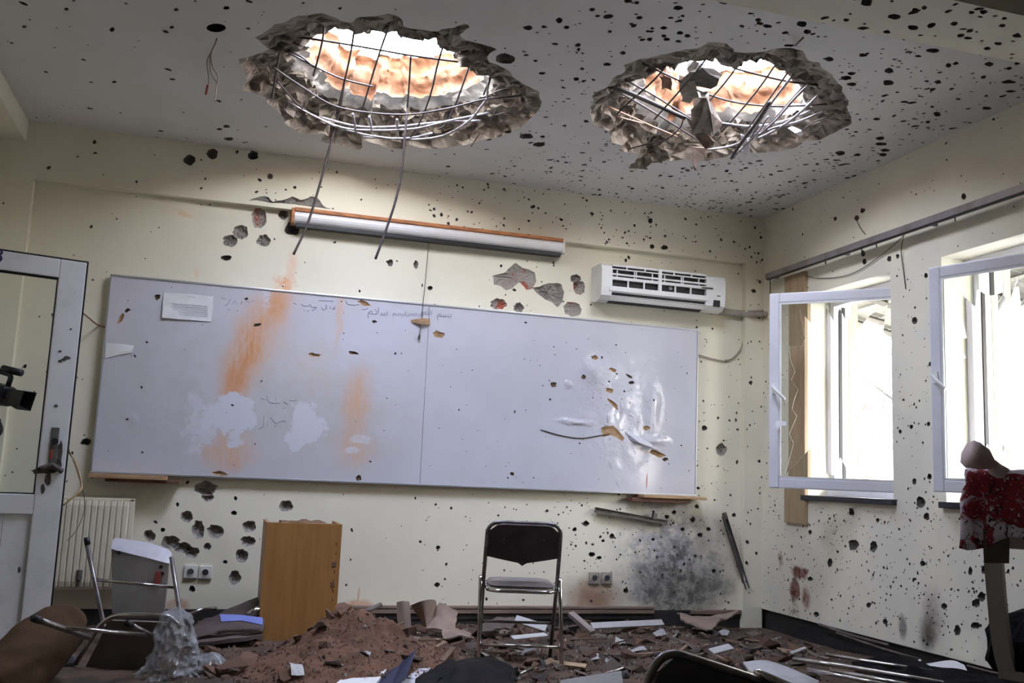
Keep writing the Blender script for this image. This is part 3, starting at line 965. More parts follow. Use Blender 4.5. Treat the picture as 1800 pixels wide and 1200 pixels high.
M_wire_pale = surf('pale_wire', (0.42, 0.36, 0.27), 0.6)
M_cable = surf('grey_cable', (0.42, 0.38, 0.33), 0.6, (0.32, 0.28, 0.24), 12)


def wire(name, pts, r, mt, label, cat='wire', group=None, n=6):
    return MB().tube(spline(pts, 7), r, n).build(name, mt, None, True, label=label, cat=cat, group=group)


wire('loose_wire', [PX(1590, 412, xr), PX(1560, 440, XR - .02), PX(1500, 480, XR - .01), PX(1445, 489, XR - .008), PX(1405, 482, XR - .008)], .0028, M_wire, 'thin wire sagging along the wall above the first broken window')
wire('loose_wire', [PX(1590, 408, xr), PX(1584, 440, XR - .02), PX(1588, 475, XR - .008), PX(1592, 508, XR - .006)], .0028, M_wire, 'thin wire hanging straight down from the curtain rail between the windows')
wire('loose_wire', [PX(1503, 382, XR - .006), PX(1512, 400, XR - .02), PX(1521, 412, XR - .006)], .003, M_wire, 'short bent wire stub poking from the wall above the curtain rail')
MB().tube([PX(1354, 492, xr + .02), PX(1354, 520, xr - .05)], .004, 6).build('loose_wire', M_wire, label='short stiff wire between curtain rail end and open sash', cat='wire')
o = MB().sheet([[(0, 0, 0), (.035, -.006, 0), (.07, .004, 0)], [(.004, .004, .03), (.04, 0, .032), (.074, .008, .028)]], .002).build('paper_scrap', M_paper, fixn=False, label='white paper scrap stuck to the first open sash below its handle', cat='paper')
o.location = PY(1363, 748, 5.72)
o.rotation_euler = (0, 0, rad(-46))

# ------------------------------------------------------------------ whiteboard
YBD = 6.655
bA, bB, bC, bD = PY(198, 487, YBD), PY(1225, 580, YBD), PY(1222, 866, YBD), PY(161, 831, YBD)
wx0, wx1, wz0, wz1 = (bA.x + bD.x) / 2, (bB.x + bC.x) / 2, (bC.z + bD.z) / 2, (bA.z + bB.z) / 2
wxm = PY(745, 720, YBD).x


def BD(x, y): return tuple(PY(x, y, YBD))


m, nt, b = newmat('whiteboard_enamel')
tc = _n(nt, 'ShaderNodeTexCoord')
vec = tc.outputs['Object']
c = None
nz = ntex(nt, vec, 1.3, 4, .6)
c = mixc(nt, mrange(nt, nz.outputs['Fac'], .35, .65), (0.615, 0.615, 0.675), (0.565, 0.565, 0.61))
ORG = (0.66, 0.31, 0.13)
for kw in [
    dict(col=(0.50, 0.49, 0.46), c=BD(370, 700), r=(1.0, 0.75), inner=.2, dist=.25, nscale=3, patch=.4, amt=.65),
    dict(col=(0.52, 0.49, 0.44), c=BD(600, 730), r=(0.75, 0.6), inner=.2, dist=.25, nscale=3, patch=.4, amt=.6),
    dict(col=(0.70, 0.46, 0.30), c=BD(455, 590), r=(0.26, 0.62), ang=.34, inner=.1, dist=.16, nscale=6, patch=.35, streak=(3, 3, .6), amt=.85),
    dict(col=ORG, c=BD(432, 620), r=(0.16, 0.46), ang=.30, inner=.1, dist=.12, nscale=8, patch=.45, streak=(3, 3, .5), amt=.95),
    dict(col=ORG, c=BD(412, 680), r=(0.12, 0.22), ang=.15, inner=.15, dist=.08, nscale=9, patch=.15, streak=(3, 3, .4), amt=.8),
    dict(col=(0.68, 0.36, 0.18), c=BD(490, 535), r=(0.12, 0.20), ang=.25, inner=.2, dist=.10, nscale=10, patch=.2, amt=.9),
    dict(col=(0.68, 0.42, 0.26), c=BD(400, 795), r=(0.26, 0.20), inner=.1, dist=.18, nscale=9, patch=.35, streak=(2, 2, .5), amt=.85),
    dict(col=(0.70, 0.46, 0.32), c=BD(597, 560), r=(0.035, 0.32), ang=.04, inner=.3, dist=.05, nscale=8, patch=.4, amt=.7),
    dict(col=(0.66, 0.40, 0.23), c=BD(628, 710), r=(0.14, 0.42), ang=.08, inner=.1, dist=.14, nscale=8, patch=.35, streak=(4, 4, .4), amt=.85),
    dict(col=(0.68, 0.45, 0.30), c=BD(625, 790), r=(0.20, 0.18), inner=.1, dist=.14, nscale=9, patch=.45, streak=(3, 3, .4), amt=.8),
    dict(col=(0.66, 0.55, 0.42), c=BD(540, 640), r=(0.35, 0.35), inner=.1, dist=.2, nscale=6, patch=.5, amt=.35),
    dict(col=(0.64, 0.645, 0.70), c=BD(408, 737), r=(0.17, 0.14), inner=.8, dist=.42, nscale=8, patch=0),
    dict(col=(0.64, 0.645, 0.70), c=BD(350, 750), r=(0.085, 0.23), inner=.7, dist=.4, nscale=9, patch=.3, amt=.9),
    dict(col=(0.64, 0.645, 0.70), c=BD(538, 745), r=(0.15, 0.145), inner=.8, dist=.36, nscale=7, patch=0),
    dict(col=(0.65, 0.655, 0.70), c=BD(633, 772), r=(0.09, 0.035), inner=.6, dist=.08, nscale=14, patch=.4),
    dict(col=(0.65, 0.655, 0.70), c=BD(618, 790), r=(0.06, 0.03), inner=.6, dist=.06, nscale=14, patch=.3),
    dict(col=(0.65, 0.655, 0.70), c=BD(470, 520), r=(0.05, 0.16), inner=.2, dist=.1, nscale=22, patch=.9),
    dict(col=(0.30, 0.05, 0.07), c=BD(1137, 845), r=(0.008, 0.075), inner=.5, dist=.01, nscale=10, patch=0),
    dict(col=(0.30, 0.30, 0.34), c=BD(1073, 818), r=(0.007, 0.045), ang=-.4, inner=.3, dist=.01, nscale=10, patch=0, amt=.6),
    dict(col=(0.30, 0.30, 0.34), c=BD(1085, 850), r=(0.007, 0.04), ang=-.5, inner=.3, dist=.01, nscale=10, patch=0, amt=.6),
]:
    kw = dict(kw)
    cc, am = kw.pop('col'), kw.pop('amt', 1.0)
    c = mixc(nt, mth(nt, 'MULTIPLY', stain_mask(nt, vec, **kw), am), c, cc)
nt.links.new(c, b.inputs['Base Color'])
b.inputs['Roughness'].default_value = 0.16
b.inputs['Specular IOR Level'].default_value = 0.6
dent = stain_mask(nt, vec, c=BD(1090, 720), r=(0.50, 0.60), inner=.2, dist=.2, nscale=5, patch=0)
nb = ntex(nt, vec, 6.0, 2, .4)
nb2 = ntex(nt, vec, 26, 2, .5)
hgt = mth(nt, 'MULTIPLY', mth(nt, 'ADD', mth(nt, 'MULTIPLY', nb.outputs['Fac'], .45), mth(nt, 'MULTIPLY', mrange(nt, nb2.outputs['Fac'], .60, .78), .12)), dent)
for cc_, rr_, hh_ in (((1047, 650), (.15, .17), .55), ((1148, 715), (.10, .26), .45), ((1010, 742), (.20, .035), .25), ((1150, 775), (.16, .06), .4), ((1000, 676), (.05, .04), .2), ((1092, 722), (.02, .08), .2), ((1070, 735), (.02, .06), .2), ((232, 735), (.05, .05), .08)):
    hgt = mth(nt, 'ADD', hgt, mth(nt, 'MULTIPLY', stain_mask(nt, vec, c=BD(*cc_), r=rr_, inner=0.0, dist=.05, nscale=9, patch=0), hh_))
bp = _n(nt, 'ShaderNodeBump')
bp.inputs['Strength'].default_value = 1.0
bp.inputs['Distance'].default_value = 0.05
nt.links.new(hgt, bp.inputs['Height'])
nt.links.new(bp.outputs[0], b.inputs['Normal'])
M_board = m
M_boardcore = surf('board_core', (0.46, 0.30, 0.16), 0.9, (0.30, 0.19, 0.10), 25)
M_tear = surf('torn_board_dark', (0.17, 0.105, 0.06), 0.9, (0.05, 0.04, 0.03), 45)
M_alu = surf('aluminium_edge', (0.55, 0.56, 0.58), 0.35, metal=0.7)
M_tray = surf('tray_wood', (0.48, 0.33, 0.17), 0.6, (0.36, 0.20, 0.10), 8, stretch=(.6, 6, 6))
M_traydark = surf('tray_red_wood', (0.20, 0.085, 0.045), 0.6, (0.12, 0.05, 0.03), 8)

wbo = empty('whiteboard', (0, 0, 0), label='long stained whiteboard of two panels with torn holes on the back wall', cat='whiteboard')
FR_W = Frame((0, YBD, 0), (1, 0, 0), (0, 0, 1), (0, -1, 0))
wby = lambda x, y: PY(x, y, YBD)
tears = [(743, 566, 21, 5.5, 0.0), (772, 588, 11, 6, .3), (552, 624, 12, 3.5, .1), (620, 620, 9, 2.6, .2), (640, 533, 11, 4, .35), (1155, 797, 14, 5, .35), (973, 676, 5, 5, 0), (1078, 710, 12, 3.5, .8), (1072, 686, 8, 3.5, .3), (1077, 650, 7, 3, .4), (1045, 628, 7, 4, 0), (1110, 672, 5, 3, .2), (1136, 752, 6, 4, 0), (1169, 807, 5, 3, 0), (452, 571, 8, 3, -.2), (212, 560, 4, 9, .5), (224, 545, 5, 3, -.4), (277, 522, 5, 5, 0), (172, 775, 4, 10, 0), (387, 832, 12, 5, .2), (631, 840, 5, 5, 0), (658, 565, 4, 3, 0), (900, 833, 4, 3, 0), (1106, 661, 6, 2.5, .6), (1026, 662, 4, 4, 0)]
t_loops = [px_blob(x, y, a, b_, FR_W, wby, n=14, rough=.28, ang=an) for x, y, a, b_, an in tears]
t_loops.append(px_poly([(1056, 752), (1062, 749), (1078, 748), (1086, 755), (1098, 770), (1094, 775), (1082, 768), (1072, 764), (1060, 768)], FR_W, wby))
scr = scatter(105, FR_W, (wx0 + .02, wx1 - .02, wz0 + .02, wz1 - .02), lambda u, v: 0.22 + 0.75 * (u > 1.6) + .1, t_loops, 0.0028, 0.008, 1.7)
for nm, (xa, xb) in (('board_panel', (wx0, wxm - .0015)), ('board_panel', (wxm + .0015, wx1))):
    mb = MB()
    ins = lambda lp: all(xa + .001 < p[0] < xb - .001 for p in lp)
    tl = [lp for lp in t_loops if ins(lp)]
    sm = [s_ for s_ in scr if ins(s_[0])]
    cut_sheet(mb, FR_W, [(xa, wz0), (xb, wz0), (xb, wz1), (xa, wz1)], tl + [s_[0] for s_ in sm])
    for a, b_ in (((xa, wz0), (xb, wz0)), ((xb, wz0), (xb, wz1)), ((xb, wz1), (xa, wz1)), ((xa, wz1), (xa, wz0))):
        mb.add([FR_W.p(*a), FR_W.p(*b_), FR_W.p(*b_, .018), FR_W.p(*a, .018)], [(3, 2, 1, 0)])
    o = mb.build(nm, M_board, wbo, fixn=False)
    h = MB()
    for lp in tl:
        sz_ = (max(p[0] for p in lp) - min(p[0] for p in lp)) * (max(p[1] for p in lp) - min(p[1] for p in lp))
        bowl(h, FR_W, lp, .012, 0 if sz_ > .0022 else 1)
    h.build('torn_holes', [M_boardcore, M_tear], o, fixn=False, kind='stuff')
    h = MB()
    for lp, d in sm: bowl(h, FR_W, lp, .008)
    h.build('shrapnel_pits', M_pit, o, fixn=False, kind='stuff')
MB().bx((wx0, YBD + .0145, wz0 + .003), (wx1, YBD + .022, wz1 - .003)).build('backing_sheet', M_boardcore, wbo)
for nm, p, q in (('frame_edge', (wx0 - .012, YBD - .006, wz1), (wx1 + .012, YBD + .03, wz1 + .014)), ('frame_edge', (wx0 - .012, YBD - .006, wz0 - .014), (wx1 + .012, YBD + .03, wz0)), ('frame_edge', (wx0 - .012, YBD - .006, wz0), (wx0, YBD + .03, wz1)), ('frame_edge', (wx1, YBD - .006, wz0), (wx1 + .012, YBD + .03, wz1))):
    MB().bx(p, q, bev=.003).build(nm, M_alu, wbo)
for xx, zz in ((wx0 + .3, wz0 + .2), (wx1 - .4, wz0 + .2), (wx0 + .3, wz1 - .3), (wx1 - .4, wz1 - .3)):
    MB().bx((xx, YBD + .02, zz), (xx + .1, YW, zz + .1)).build('wall_mount', M_alu, wbo)
ta, tb = BD(158, 831), BD(312, 838)
MB().bx((ta[0], YBD - .10, wz0 - .042), (tb[0] - .06, YBD + .02, wz0 - .016), bev=.004).build('pen_tray', M_tray, wbo)
MB().bx((ta[0] + .1, YBD - .085, wz0 - .062), (tb[0] + .02, YBD + .03, wz0 - .042), bev=.004).build('tray_support', M_traydark, wbo)
ta, tb = BD(1122, 868), BD(1232, 872)
MB().bx((ta[0], YBD - .10, wz0 - .036), (tb[0], YBD + .02, wz0 - .014), bev=.006).build('pen_tray', M_tray, wbo)
MB().bx((ta[0] - .08, YBD - .07, wz0 - .066), (tb[0] - .12, YBD + .03, wz0 - .036), bev=.004).build('tray_support', M_traydark, wbo)
# long crack and curled splinter
cr = MB()
cr.tube(spline([PY(x, y, YBD - .004) for x, y in ((950, 755), (985, 765), (1020, 770), (1050, 766), (1076, 762))], 6), [.002] + [.004] * 22 + [.002] * 2, 5)
cr.build('crack', M_pit, wbo)
fl_ = MB()
fl_.sheet([[PY(1098, 758, YBD - .002), PY(1120, 766, YBD - .03), PY(1145, 780, YBD - .035), PY(1165, 790, YBD - .004)], [PY(1108, 774, YBD - .004), PY(1124, 778, YBD - .045), PY(1146, 786, YBD - .05), PY(1160, 794, YBD - .01)]], .003)
fl_.build('torn_flap', M_board, wbo, fixn=False)
fl_ = MB().sheet([[PY(722, 562, YBD - .002), PY(742, 559, YBD - .03), PY(756, 560, YBD - .012)], [PY(722, 566, YBD - .002), PY(742, 570, YBD - .035), PY(756, 570, YBD - .012)]], .003)
fl_.build('torn_flap', M_boardcore, wbo, fixn=False)

# marker writing
M_ink = surf('marker_ink', (0.24, 0.25, 0.36), 0.6)
M_ink_faint = surf('marker_ink_faint', (0.40, 0.40, 0.47), 0.6)


def text_mesh(name, body, size, mat, parent, o, u, v, shear=0.0, align='LEFT'):
    cu = bpy.data.curves.new(name, 'FONT')
    cu.body = body
    cu.size = size
    cu.align_x = align
    cu.shear = shear
    cu.resolution_u = 2
    tmp = bpy.data.objects.new(name, cu)
    COL.objects.link(tmp)
    me = bpy.data.meshes.new_from_object(tmp.evaluated_get(bpy.context.evaluated_depsgraph_get()))
    bpy.data.objects.remove(tmp)
    u, v = Vector(u).normalized(), Vector(v).normalized()
    n_ = u.cross(v)
    M = Matrix(((u.x, v.x, n_.x, o[0]), (u.y, v.y, n_.y, o[1]), (u.z, v.z, n_.z, o[2]), (0, 0, 0, 1)))
    me.transform(M)
    me.materials.clear()
    me.materials.append(mat)
    ob = bpy.data.objects.new(name, me)
    COL.objects.link(ob)
    ob.parent = parent
    ob['kind'] = 'stuff'
    return ob


W_BESM = '\uFEE2\uFEB4\uFE91'
W_ALLAH = '\uFDF2'
W_RAHMAN = '\uFEE6\uFEE4\uFEA3\uFEAE\uFEDF\uFE8D'
W_RAHIM = '\uFEE2\uFEF4\uFEA3\uFEAE\uFEDF\uFE8D'
W_SALAM = '\uFE8E\uFEE1'
for wtxt, x, y, sz in ((W_BESM, 768, 556, .065), (W_ALLAH, 744, 553, .052), (W_RAHMAN, 713, 553, .046), (W_RAHIM, 690, 553, .042), ('\uFEE2\uFEFC\uFEB3', 646, 552, .075)):
    p = PY(x, y, YBD - .002)
    text_mesh('handwriting', wtxt, sz, M_ink, wbo, p, (1, 0, .01), (0, 0, 1))


def scribble(name, pts, r, mat, parent, flat=YBD - .0015):
    mb = MB()
    for st in pts:
        mb.tube(spline([PY(x, y, flat) for x, y in st], 4), r, 4)
    return mb.build(name, mat, parent, kind='stuff')


scribble('handwriting', [[(608, 528), (611, 534), (620, 536), (632, 535)], [(636, 543), (642, 544), (647, 541)], [(560, 528), (586, 529)], [(588, 538), (585, 544), (590, 541)], [(580, 538), (582, 543)], [(573, 536), (575, 543)], [(565, 540), (569, 545), (573, 541)], [(545, 534), (548, 540), (556, 540), (552, 545)], [(530, 534), (535, 538), (544, 537)], [(516, 532), (521, 535)], [(534, 546), (536, 545)], [(540, 547), (543, 546)]], .0022, M_ink, wbo)
scribble('handwriting', [[(390, 523), (397, 525)], [(396, 537), (402, 532), (405, 525)], [(408, 535), (412, 529), (416, 534)], [(422, 533), (426, 529), (424, 535)], [(432, 531), (436, 529), (440, 532)], [(442, 528), (447, 529)], [(400, 543), (405, 545)]], .002, M_ink_faint, wbo)
scribble('handwriting', [[(458, 700), (465, 701)], [(470, 696), (472, 705), (480, 708), (492, 708)], [(485, 699), (485, 704)], [(498, 706), (503, 708), (506, 711)], [(509, 703), (516, 704), (522, 702)], [(497, 717), (502, 716)], [(464, 730), (463, 748), (455, 753)], [(470, 740), (470, 748)], [(476, 733), (484, 743), (494, 740), (500, 738)], [(484, 742), (486, 749), (482, 749)], [(499, 739), (503, 742)]], .0022, M_ink_faint, wbo)

# printed sheet and torn scraps on the board
M_print = surf('print_grey', (0.58, 0.58, 0.62), 0.7)
sh = empty('printed_sheet', (0, 0, 0), label='white printed paper sheet taped to the upper left of the whiteboard', cat='paper')
yy = YBD - .004
gr = [[PY(x, y, yy - dy) for x, y, dy in row] for row in (((288, 514, .0), (330, 516, .004), (375, 521, .0)), ((286, 536, .006), (330, 539, .004), (374, 543, .002)), ((285, 558, .016), (330, 562, .006), (371, 565, .002)))]
MB().sheet(gr, .001).build('page', M_paper, sh, fixn=False)
ln = MB()
for k in range(6):
    y0 = 532 + k * 3.6
    a, b_, c_, d_ = PY(303, y0, yy - .008), PY(365, y0 + 5, yy - .006), PY(365, y0 + 6.6, yy - .006), PY(303, y0 + 1.6, yy - .0085)
    ln.add([a, b_, c_, d_], [(0, 1, 2, 3)])
a, b_ = PY(328, 521, yy - .007), PY(343, 523.5, yy - .006)
ln.add([PY(329, 520, yy - .006), PY(343, 521, yy - .006), PY(343, 523, yy - .006), PY(329, 522, yy - .006)], [(0, 1, 2, 3)])
ln.build('printed_text', M_print, sh, fixn=False)
MB().sheet([[PY(186, 602, yy), PY(210, 604, yy - .004), PY(236, 607, yy)], [PY(185, 618, yy), PY(210, 618, yy - .006), PY(232, 616, yy - .006)], [PY(184, 630, yy), PY(206, 624, yy - .004), PY(236, 619, yy - .002)]], .001).build('paper_scrap', M_paper, fixn=False, label='torn white paper scrap stuck on the left end of the whiteboard', cat='paper')

# ------------------------------------------------------------------ projection screen case
M_screen = surf('screen_case_white', (0.80, 0.80, 0.80), 0.4, (0.74, 0.73, 0.71), 5)
M_rust = surf('rust_stained_top', (0.60, 0.24, 0.09), 0.7, (0.34, 0.14, 0.06), 9, stretch=(1.5, 6, 6))
ys = YW - 0.10
sa, sb = PY(517, 395, ys), PY(990, 441, ys)
sx0, sx1 = sa.x, sb.x
szb = (sa.z + sb.z) / 2
sl = empty('projection_screen', ((sx0 + sx1) / 2, ys + .05, szb), label='closed white roll-up projection screen case with rusty top above the whiteboard', cat='projection screen')
hl = (sx1 - sx0) / 2
rings = []
for k in range(11):
    a = rad(-100 + k * 20)
    rings.append((-math.cos(a) * .048, .052 + math.sin(a) * .05))
prof = [(0.05, 0.0)] + [(y, z) for y, z in rings] + [(0.05, .104)]
MB().prism([(-hl, y, z) for y, z in prof], (2 * hl, 0, 0)).build('case', M_screen, sl)
MB().bx((-hl - .002, -.052, .086), (hl + .002, .05, .112), bev=.006).build('rusty_top', M_rust, sl)
MB().bx((-hl - .022, -.045, .0), (-hl, .05, .108), bev=.006).build('end_cap', M_rust, sl)
MB().bx((hl, -.045, .0), (hl + .016, .05, .108), bev=.006).build('end_cap', M_screen, sl)
MB().bx((-hl + .01, -.035, -.024), (hl - .01, .02, .002), bev=.004).build('weight_bar', M_black, sl)
cx_ = PY(756, 428, ys - .01).x - (sx0 + sx1) / 2
cz_ = PY(745, 596, ys - .01).z - szb
pc = MB().tube([(cx_, -.01, -.02), (cx_ - .012, -.012, (cz_) * .5), (cx_ - .03, -.012, cz_ + .03)], .0028, 5)
pc.build('pull_cord', M_wire, sl)
MB().tube([(cx_ - .03, -.012, cz_ + .035), (cx_ - .034, -.012, cz_ + .005)], [.006, .009], 8).build('cord_knob', M_black, sl)
MB().tube([(cx_ - .03, -.012, cz_ * .45), (cx_ - .03, -.012, cz_ * .48)], [.005, .005], 6).build('cord_clip', M_black, sl)

# ------------------------------------------------------------------ air conditioner with its front panel gone
M_ac = surf('ac_white', (0.78, 0.79, 0.77), 0.35, (0.72, 0.73, 0.71), 4)
M_acdark = surf('ac_dark', (0.012, 0.012, 0.012), 0.6, (0.03, 0.03, 0.03), 30)
yf = YW - 0.215
q0, q1, q2, q3 = PY(1060, 458, yf), PY(1276, 488, yf), PY(1275, 545, yf), PY(1056, 520, yf)
ax0, ax1 = (q0.x + q3.x) / 2, (q1.x + q2.x) / 2
az1, az0 = (q0.z + q1.z) / 2, (q2.z + q3.z) / 2 - .02
aw, ah = ax1 - ax0, az1 - az0
ac = empty('air_conditioner', ((ax0 + ax1) / 2, YW, az0), label='white wall-mounted split air conditioner with its front grille open', cat='air conditioner')
hw = aw / 2
D = YW - yf
prof = [(0, 0.02), (-.10, 0), (-D + .05, .012), (-D + .012, .04), (-D, .10), (-D, ah - .05), (-D + .015, ah - .015), (-D + .05, ah), (0, ah)]
side = MB()
core = [(0, 0.02), (-.10, 0), (-D + .06, .014), (-D + .03, .05), (-D + .03, ah - .03), (-D + .05, ah - .004), (0, ah - .004)]
MB().prism([(-hw + .02, y, z) for y, z in core], (aw - .04, 0, 0)).build('inner_body', M_acdark, ac)
lw, rw = .085, .165
MB().prism([(-hw, y, z) for y, z in prof], (lw, 0, 0)).build('end_cover', M_ac, ac)
MB().prism([(hw - rw, y, z) for y, z in prof], (rw, 0, 0)).build('end_cover', M_ac, ac)
gx0, gx1 = -hw + lw, hw - rw
gm = (gx0 + gx1) / 2


def acbar(nm, xa, xb, za, zb, d=.0, t=.02):
    MB().bx((xa, -D + d, za), (xb, -D + d + t, zb), bev=.002).build(nm, M_ac, ac)


acbar('top_cover', gx0, gx1, ah - .016, ah, .012, D - .012)
acbar('cross_bar', gx0, gx1, ah * .575, ah * .655)
acbar('cross_bar', gx0, gx1, ah * .70, ah * .745)
acbar('cross_bar', gx0, gx1, ah * .85, ah * .88)
acbar('centre_post', gm - .013, gm + .013, ah * .36, ah * .97, -.003)
for h2 in (0, 1):
    xa, xb = (gx0, gm) if h2 == 0 else (gm, gx1)
    for t in (1 / 3, 2 / 3):
        x = xa + (xb - xa) * t
        acbar('filter_rib', x - .006, x + .006, ah * .39, ah * .58, .003, .012)
    for t in (.10, .46, .50, .84):
        x = xa + (xb - xa) * t
        acbar('grille_rib', x - .004, x + .004, ah * .65, ah * .87, .002, .012)
    for t in (.3, .68):
        x = xa + (xb - xa) * t
        acbar('grille_rib', x - .005, x + .005, ah * .87, ah * .96, .002, .012)
MB().prism([(gx0 - .02, y, z) for y, z in ((-D + .020, ah * .235), (-D - .002, ah * .27), (-D - .002, ah * .395), (-D + .02, ah * .395))], (gx1 - gx0 + .04, 0, 0)).build('lower_front', M_ac, ac)
MB().prism([(gx0 - .02, y, z) for y, z in ((-D + .032, ah * .15), (-D + .026, ah * .17), (-D + .05, ah * .19), (-D + .058, ah * .17))], (gx1 - gx0 + .03, 0, 0)).build('louvre', M_ac, ac)
MB().prism([(gx0 - .03, y, z) for y, z in ((-.06, .012), (-D + .05, .012), (-D + .028, .036), (-D + .045, .045))], (gx1 - gx0 + .06, 0, 0)).build('lower_lip', M_ac, ac)
MB().bx((hw - .10, -D + .002, .035), (hw - .045, -D + .05, .085)).build('vent_slot', M_acdark, ac)
MB().tube([(gx1 - .04, -D - .004, ah * .60), (gx1 + .05, -D - .012, ah * .605)], .005, 6).build('latch', M_acdark, ac)
MB().bx((hw - .075, -D - .001, .115), (hw - .045, -D + .002, .122)).build('badge', M_acdark, ac)
MB().tube([(-.03, -D + .028, ah * .52), (-.03, -D + .024, ah * .52)], .018, 12).build('fan_hub', M_cable, ac)
MB().tube([(.06, -D + .028, ah * .52), (.06, -D + .024, ah * .52)], .015, 12).build('fan_hub', M_cable, ac)
wire('pipe_bundle', [(ax1 - .03, YW - .03, az0 + .03), PY(1300, 552, YW - .04), PY(1325, 553, YB - .03), PY(1345, 553, YB - .03), (XR - .02, YB - .06, PY(1350, 552, YB - .06).z)], .022, M_cable, 'taped pipe bundle leaving the air conditioner towards the corner', 'pipe', n=8)
wire('pipe_bundle', [(ax1 - .04, YW - .03, az0 + .06), PY(1300, 547, YW - .03), PY(1325, 547, YB - .02), (XR - .02, YB - .03, PY(1348, 547, YB - .03).z)], .010, M_cable, 'thin drain pipe above the taped bundle beside the air conditioner', 'pipe', n=8)
wire('hanging_cable', [PY(1303, 553, YW - .02), PY(1308, 575, YW - .015), PY(1305, 605, YW - .015), PY(1293, 625, YW - .015), PY(1275, 634, YW - .015), PY(1250, 630, YW - .015), PY(1226, 623, YW - .015)], .006, M_cable, 'looped cable hanging from the pipe bundle to the whiteboard end', 'cable', n=8)

# ------------------------------------------------------------------ radiator, sockets, trunking, rods
M_rad = surf('radiator_enamel', (0.74, 0.70, 0.56), 0.4, (0.68, 0.63, 0.48), 4)
yr = YW - .11
r0, r1, r2 = PY(112, 876, yr), PY(238, 873, yr), PY(105, 1036, yr)
rx0, rx1, rz0, rz1 = r0.x - .12, r1.x, r2.z, (r0.z + r1.z) / 2
rd = empty('radiator', ((rx0 + rx1) / 2, YW, rz0), label='cream panel radiator with vertical flutes below the whiteboard behind the door', cat='radiator')
hw, hh = (rx1 - rx0) / 2, rz1 - rz0
rows = []
nfl = 13
prof = []
for k in range(nfl):
    xa = -hw + .03 + (2 * hw - .06) * k / nfl
    st = (2 * hw - .06) / nfl
    prof += [(xa, -.095), (xa + st * .22, -.108), (xa + st * .62, -.108), (xa + st * .84, -.095)]
prof.append((hw - .03, -.095))
grid = [[(x, y * (1.0 if 0 < j < 3 else .93), z) for x, y in prof] for j, z in enumerate((.02, .05, hh - .05, hh - .02))]
MB().sheet(grid, .008).build('front_panel', M_rad, rd, fixn=False)
MB().bx((-hw, -.10, .0), (-hw + .03, -.03, hh), bev=.005).build('side_cover', M_rad, rd)
MB().bx((hw - .03, -.10, 0), (hw, -.03, hh), bev=.005).build('side_cover', M_rad, rd)
MB().bx((-hw, -.10, hh - .022), (hw, -.03, hh), bev=.006).build('top_grille', M_rad, rd)
MB().bx((-hw, -.10, 0), (hw, -.03, .03), bev=.006).build('bottom_rail', M_rad, rd)
MB().bx((-hw + .02, -.09, .03), (hw - .02, -.035, hh - .03)).build('rear_panel', M_rad, rd)
for xx in (-hw + .1, hw - .14):
    MB().bx((xx, -.035, hh - .2), (xx + .04, 0, hh - .1)).build('wall_bracket', M_rail, rd)
v_ = MB().tube([(hw - .28, -.112, .06), (hw - .28, -.112, .12)], .018, 10)
v_.tube([(hw - .28, -.112, .02), (hw - .28, -.112, .07)], .009, 8)
v_.build('valve', M_crater_dark, rd)
M_socket = surf('socket_plastic', (0.72, 0.71, 0.65), 0.4)
M_socket2 = surf('socket_burnt', (0.42, 0.36, 0.30), 0.6, (0.22, 0.19, 0.17), 20)


def socket(x, y, label, mt, burnt=False):
    p = PY(x, y, YW)
    s = empty('wall_socket', (p.x, YW, p.z), label=label, cat='socket')
    MB().box((0, -.007, 0), (.082, .014, .082), bev=.005).build('plate', mt, s)
    ring_, n = MB(), 18
    ring_.tube([(0, -.013, 0), (0, -.018, 0)], .026, n)
    ring_.build('rim', mt, s)
    MB().tube([(0, -.0175, 0), (0, -.0195, 0)], .020, n).build('recess', M_acdark if burnt else M_crater_dark, s)
    for dx in (-.0095, .0095):
        MB().tube([(dx, -.019, 0), (dx, -.0205, 0)], .003, 8).build('pin_hole', M_black, s)
    MB().bx((-.041, -.016, -.046), (.041, 0, -.041)).build('lower_edge', M_crater_dark, s)


socket(335, 1004, 'cream wall socket with pale red rim next to the radiator', M_socket)
socket(361, 1005, 'cream wall socket with dark recess between radiator and wooden lectern', M_socket, True)
socket(1044, 1015, 'burnt broken wall socket above the brown scorch mark, chair side', M_socket2, True)
socket(1066, 1015, 'burnt wall socket above the brown scorch mark, nearer the black soot', M_socket2, True)
M_trunk = surf('dusty_trunking', (0.27, 0.20, 0.155), 0.7, (0.18, 0.125, 0.095), 7, stretch=(.5, 4, 4))
ta, tb = PY(600, 1078, YW - .03), PY(1150, 1072, YW - .03)
tk = empty('cable_trunking', ((ta.x + tb.x) / 2, YW, ta.z), label='dusty red-brown cable trunking running low along the back wall', cat='trunking')
hl = (tb.x - ta.x) / 2
MB().bx((-hl, -.035, 0), (hl, 0, .028), bev=.004).build('channel', M_trunk, tk)
MB().bx((-hl, -.038, .033), (hl, 0, .052), bev=.004).build('cover', M_trunk, tk)
MB().bx((-hl, -.022, -.04), (hl, 0, -.004), bev=.003).build('base_strip', M_skirt, tk)
ta, tb = PY(1215, 1072, YW - .03), PY(1310, 1070, YW - .03)
MB().bx((ta.x, YW - .04, ta.z - .03), (tb.x, YW, ta.z), bev=.004).build('cable_trunking', M_trunk, label='short broken length of trunking in the far corner', cat='trunking')
M_rod = surf('dull_metal_profile', (0.20, 0.185, 0.165), 0.5, (0.12, 0.11, 0.10), 14, metal=0.4)


